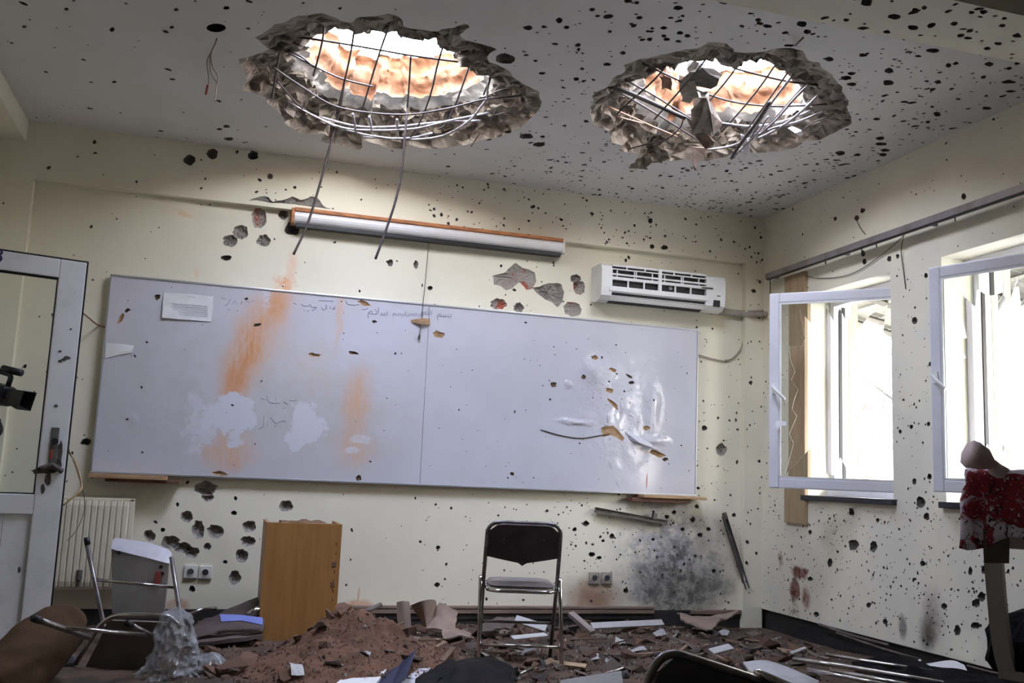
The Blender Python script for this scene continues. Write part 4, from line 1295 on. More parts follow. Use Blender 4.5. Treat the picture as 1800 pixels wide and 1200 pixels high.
def profile_bar(p, q, w, label, parts=True):
    p, q = Vector(p), Vector(q)
    o = empty('metal_strip', p, label=label, cat='metal strip')
    d = q - p
    L = d.length
    ang = math.atan2(d.z, d.x)
    o.rotation_euler = (0, -ang, 0)
    MB().bx((0, -.008, -w / 2), (L, .008, w / 2)).build('web', M_rod, o)
    MB().bx((0, -.026, w / 2 - .004), (L, .008, w / 2)).build('flange', M_rod, o)
    MB().bx((0, -.026, -w / 2), (L, .008, -w / 2 + .004)).build('flange', M_rod, o)
    return o


pb = profile_bar(PY(1046, 895, YW - .03), PY(1172, 918, YW - .03), .034, 'dented metal strip stuck slanting on the wall under the whiteboard')
MB().box((.47, -.02, .03), (.035, .03, .05), bev=.006).build('bracket', M_rod, pb)
pb = profile_bar(PY(1272, 906, YW - .05), PY(1312, 1034, YW - .05), .032, 'dark metal strip leaning steeply on the wall by the corner')
MB().box((.0, -.02, .0), (.05, .03, .03), bev=.006).build('bracket', M_rod, pb)

# ------------------------------------------------------------------ door leaf standing open
DH = 2.08
dfree = PZ(152, 463, DH)
dleft = PZ(0, 441, DH)
ddir = (dfree - dleft)
ddir.z = 0
ddir.normalize()
DW = 0.90
dh = dfree - ddir * DW
door = empty('door_1', (dh.x, dh.y, 0), (0, 0, math.atan2(ddir.y, ddir.x)), kind='structure')
st = .128
gz0, gz1 = PY(70, 868, dfree.y).z, PY(107, 491, dfree.y).z
for nm, a, b_ in (('stile', (0, -.022, 0.02), (st, .022, DH)), ('stile', (DW - st, -.022, 0.02), (DW, .022, DH)), ('top_rail', (st, -.022, gz1), (DW - st, .022, DH)), ('middle_rail', (st, -.022, gz0 - .10), (DW - st, .022, gz0)), ('bottom_rail', (st, -.022, .02), (DW - st, .022, .14))):
    MB().bx(a, b_, bev=.005).build(nm, M_pvc_dirty, door)
MB().bx((st, .0, gz0), (DW - st, .004, gz1)).build('pane', M_glass, door)
gk = MB()
for a, b_ in (((st, -.012, gz1 - .010), (DW - st, .012, gz1)), ((st, -.012, gz0), (DW - st, .012, gz0 + .006)), ((DW - st - .004, -.012, gz0), (DW - st, .012, gz1))):
    gk.bx(a, b_)
gk.build('gasket', M_black, door)
bdr = MB()
bdr.bx((-.004, -.02, DH), (DW + .006, .02, DH + .008)).bx((DW, -.02, .02), (DW + .008, .02, DH + .008))
bdr.build('edge_seal', M_black, door)
for k in range(5):
    xa = st + (DW - 2 * st) * k / 5
    MB().bx((xa + .001, -.010, .14), (xa + (DW - 2 * st) / 5 - .001, .010, gz0 - .10), bev=.003).build('panel_board', M_pvc_dirty, door)
lk = DW - st / 2
MB().bx((lk - .018, -.027, 1.0), (lk + .018, -.022, 1.21), bev=.002).build('lock_plate', M_rod, door)
MB().tube([(lk, -.026, 1.14), (lk, -.034, 1.14)], .016, 12).build('keyhole', M_black, door)
MB().box((lk - .01, -.028, 1.075), (.012, .006, .045), bev=.002).build('red_tab', surf('red_plastic', (0.42, 0.06, 0.02), 0.5), door)
MB().tube([(lk - .05, -.03, 1.0), (lk, -.045, 1.02), (lk + .05, -.03, .99)], .014, 8).build('broken_handle', M_crater_dark, door)
# splintered damage round the lock
dm = MB()
FR_D = Frame((0, -.0225, 0), (1, 0, 0), (0, 0, 1), (0, -1, 0))
for x, z, a, b_ in ((lk - .03, 1.0, .05, .022), (lk + .02, 1.02, .03, .03), (lk - .01, .95, .012, .03), (lk - .03, .90, .010, .022), (lk + .03, 1.09, .012, .06), (lk - .06, .985, .03, .012), (lk - .01, 1.32, .008, .008), (lk, 1.56, .010, .008), (lk + .015, 1.57, .016, .008), (lk - .02, 1.60, .006, .006), (lk - .015, 1.55, .008, .008), (lk + .02, 1.72, .005, .005), (.5, .55, .012, .012), (.62, .4, .010, .015), (.74, .5, .008, .014), (.45, .7, .014, .01), (.6, .62, .006, .006), (.42, .3, .012, .012)):
    lp = blob(x, z, a, b_, 9, .35, 0)
    vs = [FR_D.p(*p) for p in lp]
    dm.add(vs + [v + Vector((0, -.0015, 0)) for v in vs], [tuple(range(9)), tuple(range(9, 18))] + [(i, (i + 1) % 9, 9 + (i + 1) % 9, 9 + i) for i in range(9)])
dm.build('damage_marks', M_pit, door, kind='stuff')
M_navy = surf('navy_print', (0.02, 0.02, 0.08), 0.5)
ut = Vector((1, 0, 0))
nx = (dleft - dh).dot(ddir)
tm = text_mesh('room_number', '8', .105, M_navy, door, (nx - .035, -.0235, gz1 + .035), (1, 0, 0), (0, 0, 1))
del tm['kind']
# hinge post of the door
MB().bx((XL, dh.y - .09, 0), (dh.x - .004, dh.y - .03, 2.14), bev=.004).build('trim_5', M_pvc_dirty, kind='structure')
wire('loose_cable', [PY(140, 545, 5.42), PY(158, 560, 6.0), PY(172, 571, 6.65), PY(190, 576, YBD + .02)], .005, surf('brown_cable', (.22, .10, .06), .6), 'thin brown cable from behind the door to the whiteboard edge', 'cable')
wire('loose_cable', [PY(114, 785, 5.44), PY(132, 812, 5.5), PY(143, 850, 5.5), PY(138, 865, 5.46), PY(111, 888, 5.43)], .005, surf('tan_cable', (.45, .30, .12), .6), 'tan cable curling out of the broken door lock', 'cable')
wire('loose_cable', [PY(116, 775, 5.44), PY(136, 830, 5.5), PY(148, 870, 5.6), PY(146, 905, 5.9), PY(132, 935, 6.4), PY(118, 950, 6.585)], .0025, M_wire_pale, 'fine wire hanging beside the broken door lock', 'cable')

# ------------------------------------------------------------------ wires from the torn-out ceiling light
p0 = PZ(380, 52, ZC + .05)
Yh = p0.y
wire('lamp_wire', [p0, PY(381, 68, Yh), PY(372, 90, Yh), PY(364, 108, Yh), PY(367, 140, Yh), PY(364, 158, Yh), PY(362, 166, Yh)], .0035, M_wire_pale, 'red-tipped pale wire hanging from the torn ceiling light hole', 'wire')
wire('lamp_wire', [p0 + Vector((.01, 0, 0)), PY(380, 72, Yh + .01), PY(371, 95, Yh), PY(374, 118, Yh), PY(383, 134, Yh), PY(380, 155, Yh), PY(378, 178, Yh)], .0035, M_wire_pale, 'longest pale wire hanging from the torn ceiling light hole', 'wire')
wire('lamp_wire', [p0 + Vector((-.01, 0, 0)), PY(381, 70, Yh - .01), PY(370, 96, Yh), PY(370, 125, Yh), PY(379, 142, Yh), PY(383, 146, Yh)], .003, M_wire_pale, 'shortest pale wire hanging from the torn ceiling light hole', 'wire')
MB().tube([PY(365, 150, Yh), PY(362, 166, Yh)], .006, 6).build('wire_tip', surf('red_wire_tip', (.35, .04, .03), .5), [o for o in bpy.data.objects if o.get('label', '').startswith('red-tipped')][0])


# ------------------------------------------------------------------ reinforcing bars left in the two holes (parts of the ceiling)
def bar(pts, r=.0055, mt=None, name='rebar', n=6):
    P = [PZ(x, y, z) for x, y, z in pts]
    MB().tube(spline(P, 5) if len(P) > 2 else P, r, n).build(name, mt or M_steel, ceil, True)


a = ZC + .05
b_ = ZC + .02
c_ = ZC - .03
d_ = ZC - .06
# hole by the projection screen: bars away from the camera
for pts in [[(500, 50, a), (490, 100, a), (478, 172, b_)], [(572, 24, a), (566, 75, a), (551, 133, a)],
            [(624, 42, a), (617, 90, a), (604, 150, a), (592, 200, b_)], [(690, 30, a), (668, 90, a), (645, 165, a), (624, 236, c_)],
            [(722, 100, a), (718, 165, a), (712, 232, c_)], [(788, 55, a), (770, 110, a), (757, 165, b_), (738, 215, c_), (717, 247, d_)],
            [(834, 85, a), (820, 130, a), (800, 185, b_), (784, 218, c_), (770, 227, c_)], [(866, 118, a), (858, 145, b_), (850, 167, c_)]]:
    bar(pts)
# bars across it, sagging
for pts in [[(497, 62, a), (560, 70, a), (640, 83, a), (720, 97, a), (800, 108, a), (868, 117, a)],
            [(495, 86, a), (550, 115, a), (600, 138, a), (655, 152, b_)],
            [(480, 118, b_), (530, 152, b_), (585, 185, c_), (650, 198, c_), (720, 201, c_), (790, 190, c_), (850, 175, c_), (915, 168, b_)],
            [(487, 142, b_), (520, 180, b_), (535, 192, c_)], [(505, 88, a), (530, 100, a), (552, 118, a)]]:
    bar(pts)
for pts in [[(505, 178, b_), (535, 195, c_), (590, 222, d_), (650, 238, d_), (720, 245, d_), (780, 238, d_), (825, 212, d_), (845, 188, c_), (856, 174, c_)],
            [(540, 198, c_), (600, 224, d_), (660, 229, d_), (730, 226, d_), (790, 212, c_), (860, 198, b_)],
            [(560, 205, c_), (630, 222, c_), (700, 222, c_), (770, 215, c_), (845, 212, c_)], [(640, 241, d_), (715, 243, d_), (760, 234, d_)],
            [(856, 172, c_), (858, 150, c_), (863, 135, b_)]]:
    bar(pts, .007, M_steel_clean)
for pts in [[(620, 200, c_), (626, 232, d_)], [(649, 205, c_), (655, 236, d_)], [(698, 210, c_), (699, 240, d_)]]:
    bar(pts, .008, M_steel_clean)
for pts in [[(858, 168, b_), (880, 158, b_), (920, 150, b_)], [(828, 257, ZC - .02), (843, 235, ZC + .01)], [(860, 205, b_), (890, 198, b_), (905, 206, b_)], [(862, 212, b_), (874, 190, b_)]]:
    bar(pts, .004)


def hang(pts, label, r=.0075):
    P = [PY(x, y, Y) for x, y, Y in pts]
    return MB().tube(spline(P, 7), r, 8).build('hanging_rebar', M_steel, ceil, True)


s1 = PZ(604, 150, a).y
hang([(606, 140, s1), (596, 195, 5.72), (578, 265, 5.82), (556, 345, 5.88), (538, 400, 5.9), (516, 447, 5.9)], '')
s2 = PZ(716, 190, b_).y
hang([(717, 180, s2), (712, 235, s2 + .02), (706, 300, s2 + .06), (696, 350, s2 + .08), (680, 400, s2 + .1), (660, 455, s2 + .1)], '')

# hole nearer the windows
for pts in [[(1184, 98, a), (1150, 140, a), (1100, 185, b_), (1085, 200, b_)], [(1255, 85, a), (1228, 120, a), (1190, 165, b_), (1150, 210, b_)],
            [(1308, 98, a), (1280, 138, a), (1240, 185, a)], [(1378, 90, a), (1345, 140, a), (1310, 185, b_), (1268, 232, c_)],
            [(1400, 105, a), (1362, 160, b_), (1330, 205, c_), (1300, 245, c_)], [(1432, 130, a), (1400, 165, b_), (1365, 205, c_), (1328, 242, d_)]]:
    bar(pts)
for pts in [[(1130, 112, a), (1180, 135, a), (1230, 160, a), (1285, 178, a), (1345, 186, b_), (1400, 186, b_), (1470, 182, b_)],
            [(1290, 120, a), (1340, 133, a), (1390, 144, a), (1445, 150, a)], [(1095, 138, a), (1150, 168, a), (1210, 205, b_), (1250, 222, c_)],
            [(1068, 150, b_), (1120, 180, b_), (1170, 210, b_), (1225, 245, c_)]]:
    bar(pts)
bar([(1070, 151, b_), (1110, 165, b_), (1160, 187, b_), (1205, 208, c_)], .013)
for pts in [[(1425, 145, b_), (1395, 175, c_), (1360, 215, d_), (1325, 245, d_)], [(1440, 165, b_), (1415, 190, c_), (1385, 215, d_), (1350, 235, d_), (1325, 246, d_)],
            [(1450, 195, b_), (1400, 215, c_), (1360, 225, d_), (1290, 255, d_), (1245, 263, d_)], [(1270, 217, c_), (1320, 222, c_), (1370, 215, c_), (1425, 195, b_)],
            [(1350, 205, c_), (1330, 235, d_), (1290, 275, ZC - .12)], [(1395, 130, a), (1350, 190, c_), (1318, 245, d_)]]:
    bar(pts, .0075, M_steel_clean)
bar([(1352, 180, c_), (1330, 215, d_), (1300, 255, ZC - .11), (1286, 278, ZC - .14)], .011)
bar([(1070, 188, b_), (1125, 212, b_), (1180, 238, b_)], .005, surf('copper_pipe', (.40, .22, .13), .5, metal=.4))
bar([(1085, 205, b_), (1140, 220, b_), (1190, 240, b_)], .005, surf('copper_pipe_dull', (.34, .22, .15), .5, metal=.4))
for pts in [[(1105, 262, b_), (1130, 255, b_), (1170, 245, c_), (1195, 225, c_), (1202, 205, b_)], [(1405, 233, b_), (1430, 215, b_), (1455, 205, b_)], [(1398, 80, ZC - .01), (1412, 66, ZC - .06)], [(1027, 220, b_), (1050, 222, b_)]]:
    bar(pts, .0045)


# lumps and scrap caught in the bars
def chunk(name, P, mt, parent=None, seed=1, jit=.25, sub=1, smooth=False, **k):
    """angular lump: convex hull of points, roughened"""
    rnd = random.Random(seed)
    bm = bmesh.new()
    for p in P: bm.verts.new(Vector(p))
    res = bmesh.ops.convex_hull(bm, input=bm.verts)
    bmesh.ops.delete(bm, geom=[g for g in res['geom_interior'] if isinstance(g, bmesh.types.BMVert)], context='VERTS')
    size = max((Vector(a_) - Vector(b2)).length for a_ in P for b2 in P)
    if sub:
        bmesh.ops.triangulate(bm, faces=bm.faces)
        bmesh.ops.subdivide_edges(bm, edges=bm.edges, cuts=sub, use_grid_fill=True)
        for v in bm.verts:
            v.co += Vector((rnd.uniform(-1, 1), rnd.uniform(-1, 1), rnd.uniform(-1, 1))) * size * jit * .2
    me = bpy.data.meshes.new(name)
    bmesh.ops.recalc_face_normals(bm, faces=bm.faces)
    bm.to_mesh(me)
    bm.free()
    me.materials.append(mt)
    o = bpy.data.objects.new(name, me)
    COL.objects.link(o)
    o.parent = parent
    return prop(o, **k)


def slab_pts(pts, dz):
    P = [PZ(*p) for p in pts]
    return P + [p + Vector((.01, .02, dz)) for p in P]


chunk('concrete_chunk', slab_pts([(1212, 128, a), (1232, 121, a), (1268, 143, a), (1250, 152, a), (1215, 152, a), (1208, 140, a)], .06), M_crater_dark, None, 5, .25, label='dark concrete slab fragment caught on the rebar of the hole nearer the windows', cat='rubble')
chunk('concrete_chunk', slab_pts([(1196, 140, a), (1212, 132, a), (1218, 160, a), (1225, 175, b_), (1210, 182, b_), (1196, 172, b_)], .05), M_concrete, None, 6, .25, label='upright concrete lump behind the rebar of the hole nearer the windows', cat='rubble')
chunk('brick_chunk', slab_pts([(1158, 135, a), (1170, 132, a), (1184, 145, a), (1180, 158, a), (1165, 155, a)], .07), M_brick, None, 7, .2, label='orange brick lump lodged high in the hole nearer the windows', cat='rubble')
chunk('concrete_chunk', slab_pts([(1222, 185, b_), (1236, 170, b_), (1241, 190, b_), (1238, 215, c_), (1262, 228, c_), (1250, 240, d_), (1222, 232, d_)], .05), M_concrete, None, 8, .3, label='split concrete wedge hanging in the tangled rebar', cat='rubble')
M_scrapbrown = surf('dusty_scrap', (.22, .15, .11), .9, (.13, .10, .08), 20)
MB().sheet([[PZ(1205, 205, c_), PZ(1222, 215, c_)], [PZ(1222, 240, d_), PZ(1240, 232, d_)], [PZ(1240, 262, ZC - .12), PZ(1255, 250, ZC - .1)]], .012).build('bent_sheet', M_scrapbrown, fixn=False, label='bent brown sheet of scrap tangled in the rebar of the hole nearer the windows', cat='scrap')
MB().sheet([[PZ(1217, 258, ZC - .08), PZ(1241, 260, ZC - .08)], [PZ(1219, 275, ZC - .13), PZ(1238, 274, ZC - .12)], [PZ(1218, 288, ZC - .17), PZ(1226, 286, ZC - .16)], [PZ(1221, 300, ZC - .2), PZ(1224, 298, ZC - .2)]], .008).build('cloth_rag', M_scrapbrown, fixn=False, label='brown rag dangling below the tangled rebar', cat='rag')
MB().sheet([[PZ(1302, 236, ZC - .05), PZ(1312, 240, ZC - .05)], [PZ(1304, 254, ZC - .08), PZ(1317, 252, ZC - .09)], [PZ(1308, 275, ZC - .12), PZ(1316, 270, ZC - .12)]], .006).build('cloth_rag', M_paper, fixn=False, label='white rag snagged where the bright rebar ends cross', cat='rag')
MB().sheet([[PZ(1385, 225, b_), PZ(1392, 222, b_)], [PZ(1398, 234, c_), PZ(1408, 230, c_)], [PZ(1406, 240, c_), PZ(1412, 236, c_)]], .006).build('plaster_flake', M_paper, fixn=False, label='pale flake stuck at the far rim of the hole nearer the windows', cat='rubble')
chunk('concrete_chunk', slab_pts([(1255, 105, ZC + .2), (1275, 99, ZC + .2), (1305, 112, ZC + .2), (1290, 118, ZC + .2), (1265, 113, ZC + .2)], .05), M_crater_dark, None, 15, .25, label='dark jagged roof fragment against the bright sky in the hole nearer the windows', cat='rubble')


# ------------------------------------------------------------------ furniture materials
M_chrome = surf('chrome_tube', (0.62, 0.61, 0.60), 0.18, (0.45, 0.43, 0.41), 20, metal=1.0)
M_chrome_dull = surf('worn_chrome', (0.28, 0.27, 0.27), 0.35, (0.18, 0.16, 0.15), 20, metal=0.8)
M_vinyl = surf('dark_vinyl', (0.050, 0.044, 0.050), 0.32, (0.085, 0.072, 0.072), 7, bump=.1, bscale=20)
M_vinyl_dusty = surf('dusty_vinyl', (0.13, 0.115, 0.115), 0.55, (0.20, 0.165, 0.15), 9, bump=.1, bscale=20)
M_lectern = surf('veneer', (0.40, 0.205, 0.065), 0.45, (0.33, 0.16, 0.048), 4, stretch=(5, 5, .5), bump=.03)
M_chip = surf('chipboard', (0.22, 0.12, 0.06), 0.9, (0.13, 0.075, 0.045), 25, bump=.6, bscale=60)


def floor_h(x, y):
    """height of the loose debris layer"""
    k = max(0.0, min(1.0, (y - 4.2) / .4)) * max(0.0, min(1.0, (6.72 - y) / .15))
    n1 = 0.5 + 0.5 * fnoise(x * 2.3 + 3, y * 2.3, .4)
    n2 = fnoise(x * 9, y * 9, 2.2)
    dark = 1.0 - 0.75 * max(0.0, min(1.0, (x - 3.1) / .6)) * max(0.0, min(1.0, (y - 5.2) / .5))
    return max(0.002, (0.012 + 0.055 * n1 + 0.014 * n2) * k * dark)


MOUND = [(0.80, 5.60, 0.30, 0.28, 0.24), (1.10, 5.45, 0.45, 0.28, 0.07), (0.55, 5.15, 0.42, 0.40, 0.11), (0.95, 5.0, .6, .40, .07)]


def mound_h(x, y):
    z = 0.0
    for cx, cy, sx, sy, h in MOUND:
        z += h * math.exp(-((x - cx) / sx) ** 2 - ((y - cy) / sy) ** 2)
    z *= 1 + 0.25 * fnoise(x * 6, y * 6, 5) + .08 * fnoise(x * 22, y * 22, 1)
    return z


def ground_h(x, y): return max(floor_h(x, y), mound_h(x, y) - .012)


# ------------------------------------------------------------------ folding chair
def folding_chair(name, loc, rot, label, dusty=True, low=.60):
    r = empty(name, loc, rot, label=label, cat='chair')
    up_ = rounded([(-.21, .22, 0), (-.21, -.005, .45), (-.205, -.165, .79), (.205, -.165, .79), (.21, -.005, .45), (.21, .22, 0)], .075, 6)
    MB().tube(up_, .0115, 10).build('main_frame', M_chrome_dull, r, True)
    for s in (-1, 1):
        MB().tube(rounded([(s * .212, .022, .455), (s * .226, .012, .478), (s * .226, -.005, .47), (s * .226, -.225, 0)], .02, 4), .0115, 10).build('leg', M_chrome, r, True)
        MB().tube([(s * .226, -.2275, -.004), (s * .226, -.2255, .02)], .0145, 10).build('foot_cap', M_black, r)
        MB().tube([(s * .21, .222, -.004), (s * .21, .212, .018)], .0145, 10).build('foot_cap', M_black, r)
        MB().bx((s * .205 - .004, -.10, .425), (s * .205 + .004, .20, .437)).build('seat_rail', M_chrome, r)
    MB().tube([(-.226, -.165, .13), (.226, -.165, .13)], .008, 8).build('stretcher', M_chrome, r, True)
    MB().tube([(-.21, .112, .215), (.21, .112, .215)], .008, 8).build('stretcher', M_chrome_dull, r, True)
    # seat: chrome rim and padded top
    rim = rounded([(-.19, -.10, .418), (-.15, -.165, .418), (.15, -.165, .418), (.19, -.10, .418), (.19, .20, .425), (-.19, .20, .425), (-.19, -.10, .418)], .05, 5)
    MB().tube(rim, .010, 8).build('seat_rim', M_chrome, r, True)
    pad = []
    n = 40
    for zi, (z, ins) in enumerate(((.428, .02), (.432, .002), (.446, 0), (.458, .012), (.464, .05), (.466, .10))):
        row = []
        for k in range(n):
            t = 2 * math.pi * k / n
            c, s = math.cos(t), math.sin(t)
            e = .35
            x = math.copysign(abs(c) ** e, c) * (.185 - ins)
            y = .02 + math.copysign(abs(s) ** e, s) * (.185 - ins)
            row.append((x, y, z))
        pad.append(row)
    pm = MB()
    vs = [p for row in pad for p in row]
    fs = [(i * n + k, i * n + (k + 1) % n, (i + 1) * n + (k + 1) % n, (i + 1) * n + k) for i in range(len(pad) - 1) for k in range(n)]
    fs += [tuple(range(n - 1, -1, -1)), tuple((len(pad) - 1) * n + k for k in range(n))]
    pm.add(vs, fs)
    smooth_by_angle(pm.build('seat', M_vinyl_dusty if dusty else M_vinyl, r), 50)
    # backrest: curved sheet with a lower edge dipping to the middle
    rows = []
    for j in range(9):
        row = []
        for i in range(17):
            u = -1 + 2 * i / 16
            zlo = low - .035 * (1 - abs(u)) - (.012 if abs(u) < .1 else 0)
            zhi = .785 - .045 * max(0, abs(u) - .72) / .28
            z = zlo + (zhi - zlo) * j / 8
            y = -.165 * (z - .44) / .35 - .004 - .018 * (1 - u * u) + .012 * math.sin(3.14 * j / 8)
            hw = .197 + (.79 - z) * .012
            row.append((u * hw, y, z))
        rows.append(row)
    bk = MB().sheet(rows, .012).build('backrest', M_vinyl, r, fixn=False)
    smooth_by_angle(bk, 50)
    for s in (-.11, .11):
        MB().tube([(s, -.148, .70), (s, -.16, .70)], .006, 8).build('rivet', M_chrome, r)
    return r


def rest(x, y, dz=0.0): return (x, y, ground_h(x, y) + dz)


fc = folding_chair('folding_chair', (1.70, 5.33, .018), (0, 0, rad(-13)), 'chrome folding chair with dark vinyl seat standing in the rubble before the whiteboard')
# second folding chair fallen over near the photographer
fallen = folding_chair('folding_chair', (0, 0, 0), (0, 0, 0), 'toppled dark folding chair back with chrome rim lying across the foreground debris', False, .34)

# ------------------------------------------------------------------ lectern
yl = 6.02
l0, l1 = PY(470, 918, yl), PY(602, 921, yl)
lx0, lx1, lz = l0.x - .005, l1.x, (l0.z + l1.z) / 2
lec = empty('lectern', ((lx0 + lx1) / 2, yl + .2, 0), label='plain wooden lectern cabinet half buried behind the soil mound', cat='lectern')
hw = (lx1 - lx0) / 2
MB().bx((-hw, -.20, 0), (hw, -.182, lz), bev=.002).build('front_panel', M_lectern, lec)
for s in (-1, 1):
    MB().bx((s * hw - s * .018, -.182, 0), (s * hw, .20, lz), bev=.002).build('side_panel', M_lectern, lec)
MB().bx((-hw + .018, -.18, .03), (hw - .018, .19, .048)).build('bottom_shelf', M_lectern, lec)
MB().bx((-hw + .018, -.18, .36), (hw - .018, .19, .378)).build('shelf', M_lectern, lec)
MB().bx((-hw + .018, -.18, lz - .035), (hw - .018, .19, lz - .018)).build('top_board', M_chip, lec)
rt = [[(x, y, lz - .014 + .022 * abs(fnoise(x * 18, y * 18, 3)) + .008) for y in (-.19, -.12, -.05, .02, .1, .18)] for x in [(-.13 + k * .028) for k in range(11)]]
MB().sheet(rt, .02).build('splintered_edge', M_chip, lec, fixn=False)
for z in (lz - .36, lz - .24):
    MB().box((hw - .035, -.2, z), (.022, .006, .03), bev=.002).build('hinge_mark', M_chip, lec)
wn_ = MB()
for k in range(7):
    wn_.tube([(hw - .03 + .004 * math.sin(k), -.2, .62 - k * .055), (hw - .026, -.2, .60 - k * .055)], .003, 5)
wn_.build('scratches', M_chip, lec, kind='stuff')

# ------------------------------------------------------------------ overturned chair by the door
M_seatback = surf('grey_metal_panel', (0.36, 0.345, 0.325), 0.35, (0.27, 0.255, 0.24), 3, metal=.35)
M_seatedge = surf('pale_edge', (0.62, 0.61, 0.67), 0.5, (0.50, 0.50, 0.54), 8)
M_beige = surf('beige_panel', (0.17, 0.14, 0.115), 0.6, (0.13, 0.105, 0.085), 5)
oc = empty('overturned_chair', PZ(215, 1165, 0), label='overturned tubular chair with grey panel back lying beside the door', cat='chair')
inv = oc.location.copy()


def oct_(pts, r, name, mt, n=10, rd_=.05):
    P = [PY(x, y, Y) - inv for x, y, Y in pts]
    return MB().tube(rounded(P, rd_, 5) if len(P) > 2 else P, r, n).build(name, mt, oc, True)


oct_([(152, 952, 5.84), (180, 1086, 5.78), (186, 1112, 5.74)], .0125, 'leg', M_chrome_dull)
oct_([(152, 944, 5.842), (154, 957, 5.84)], .016, 'foot_cap', M_black)
oct_([(301, 978, 5.76), (322, 1112, 5.70), (325, 1125, 5.68)], .0125, 'leg', M_chrome_dull)
oct_([(164, 1018, 5.82), (306, 1032, 5.75)], .009, 'stretcher', M_chrome)
oct_([(133, 1166, 5.36), (186, 1080, 5.25), (300, 1082, 5.20), (318, 1104, 5.22)], .0125, 'main_frame', M_chrome, rd_=.10)
oct_([(62, 1087, 4.46), (157, 1121, 4.90)], .0125, 'leg', M_chrome_dull)
oct_([(59, 1086, 4.445), (70, 1090, 4.50)], .016, 'foot_cap', M_black)
oct_([(108, 1103, 4.67), (255, 1115, 4.9)], .009, 'stretcher', M_chrome)
oct_([(228, 1097, 4.92), (268, 1118, 5.06)], .0125, 'leg', M_chrome_dull)
oct_([(223, 1094, 4.905), (231, 1099, 4.93)], .016, 'foot_cap', M_black)


def oc_sheet(rows, th, name, mt):
    return smooth_by_angle(MB().sheet([[PY(*p) - inv for p in row] for row in rows], th).build(name, mt, oc, fixn=False), 40)


oc_sheet([[(196, 964, 5.92), (230, 972, 5.90), (265, 981, 5.88), (297, 990, 5.86)], [(196, 1010, 5.92), (230, 1015, 5.90), (264, 1020, 5.88), (294, 1026, 5.86)], [(197, 1078, 5.90), (228, 1080, 5.88), (260, 1082, 5.86), (288, 1082, 5.84)]], .014, 'backrest', M_seatback)
oc_sheet([[(199, 947, 5.95), (205, 945, 5.95), (262, 953, 5.93), (296, 965, 5.92), (302, 972, 5.91)], [(195, 964, 5.915), (205, 967, 5.91), (262, 981, 5.88), (292, 989, 5.86), (298, 990, 5.86)]], .016, 'top_edge', M_seatedge)
oc_sheet([[(190, 1090, 5.30), (230, 1092, 5.28), (295, 1094, 5.25)], [(172, 1130, 5.34), (225, 1132, 5.32), (282, 1134, 5.28)], [(150, 1172, 5.38), (215, 1178, 5.34), (275, 1180, 5.30)]], .016, 'seat', M_beige)
for x, y in ((209, 971), (283, 996), (285, 1008)):
    p = PY(x, y, 5.865) - inv
    MB().tube([p + Vector((0, -.002, 0)), p + Vector((0, -.008, 0))], .011, 8).build('rivet_hole', M_black, oc)
p = PY(277, 1015, 5.86) - inv
MB().box(p, (.03, .012, .07), bev=.003).build('red_tag', surf('red_tag', (.28, .05, .04), .6), oc)


# ------------------------------------------------------------------ soft heaps
def roll(name, pts, rs, mt, n=26, am=.03, label='', cat='', seed=0.0, fl=.85):
    P = spline(pts, 8)
    R = []
    m_ = len(P)
    for i in range(m_):
        t = i / (m_ - 1) * (len(rs) - 1)
        k = min(int(t), len(rs) - 2)
        R.append(rs[k] + (rs[k + 1] - rs[k]) * (t - k))
    mb = MB().tube(P, R, n)
    vs = []
    for v in mb.v:
        v = Vector(v)
        i = min(range(m_), key=lambda q: (P[q] - v).length)
        d = (v - P[i])
        f = 1 + am * 6 * fnoise(v.x * 3.2 + seed, v.y * 3.2, v.z * 3.2) + am * 2 * fnoise(v.x * 11 + seed, v.y * 11, v.z * 11)
        q = P[i] + Vector((d.x * f, d.y * f, d.z * f * fl))
        q.z = max(q.z, .004)
        vs.append(tuple(q))
    mb.v = vs
    return mb.build(name, mt, None, True, label=label, cat=cat)


M_blanket = surf('brown_blanket', (0.085, 0.053, 0.030), 0.95, (0.055, 0.034, 0.02), 4, bump=.6, bscale=9, spec=.1)
roll('rolled_blanket', [PY(-30, 1228, 4.5), PY(14, 1192, 4.65), PY(70, 1136, 4.88), PY(112, 1102, 5.04), PY(134, 1090, 5.12)], [.12, .135, .135, .115, .06], M_blanket, am=.022, label='bulky brown blanket roll lying on the floor in front of the door', cat='blanket', fl=1.0)
M_mat = surf('grey_brown_felt', (0.115, 0.085, 0.075), 0.95, (0.085, 0.062, 0.055), 5, bump=.3, bscale=80)


def fsheet(name, rows, th, mt, label, cat, sub=True, group=None, am=0.0):
    R = [[PY(*p) for p in row] for row in rows]
    if sub:
        R = [spline(r_, 5) for r_ in R]
        R = [list(t) for t in zip(*[spline(c_, 5) for c_ in zip(*R)])]
    if am:
        R = [[p + Vector((fnoise(p.x * 9, p.y * 9, p.z * 9), fnoise(p.x * 9 + 4, p.y * 9, p.z * 9), fnoise(p.x * 9, p.y * 9 + 7, p.z * 9))) * am for p in r_] for r_ in R]
    o = MB().sheet(R, th).build(name, mt, None, fixn=False, label=label, cat=cat, group=group)
    return smooth_by_angle(o, 40)


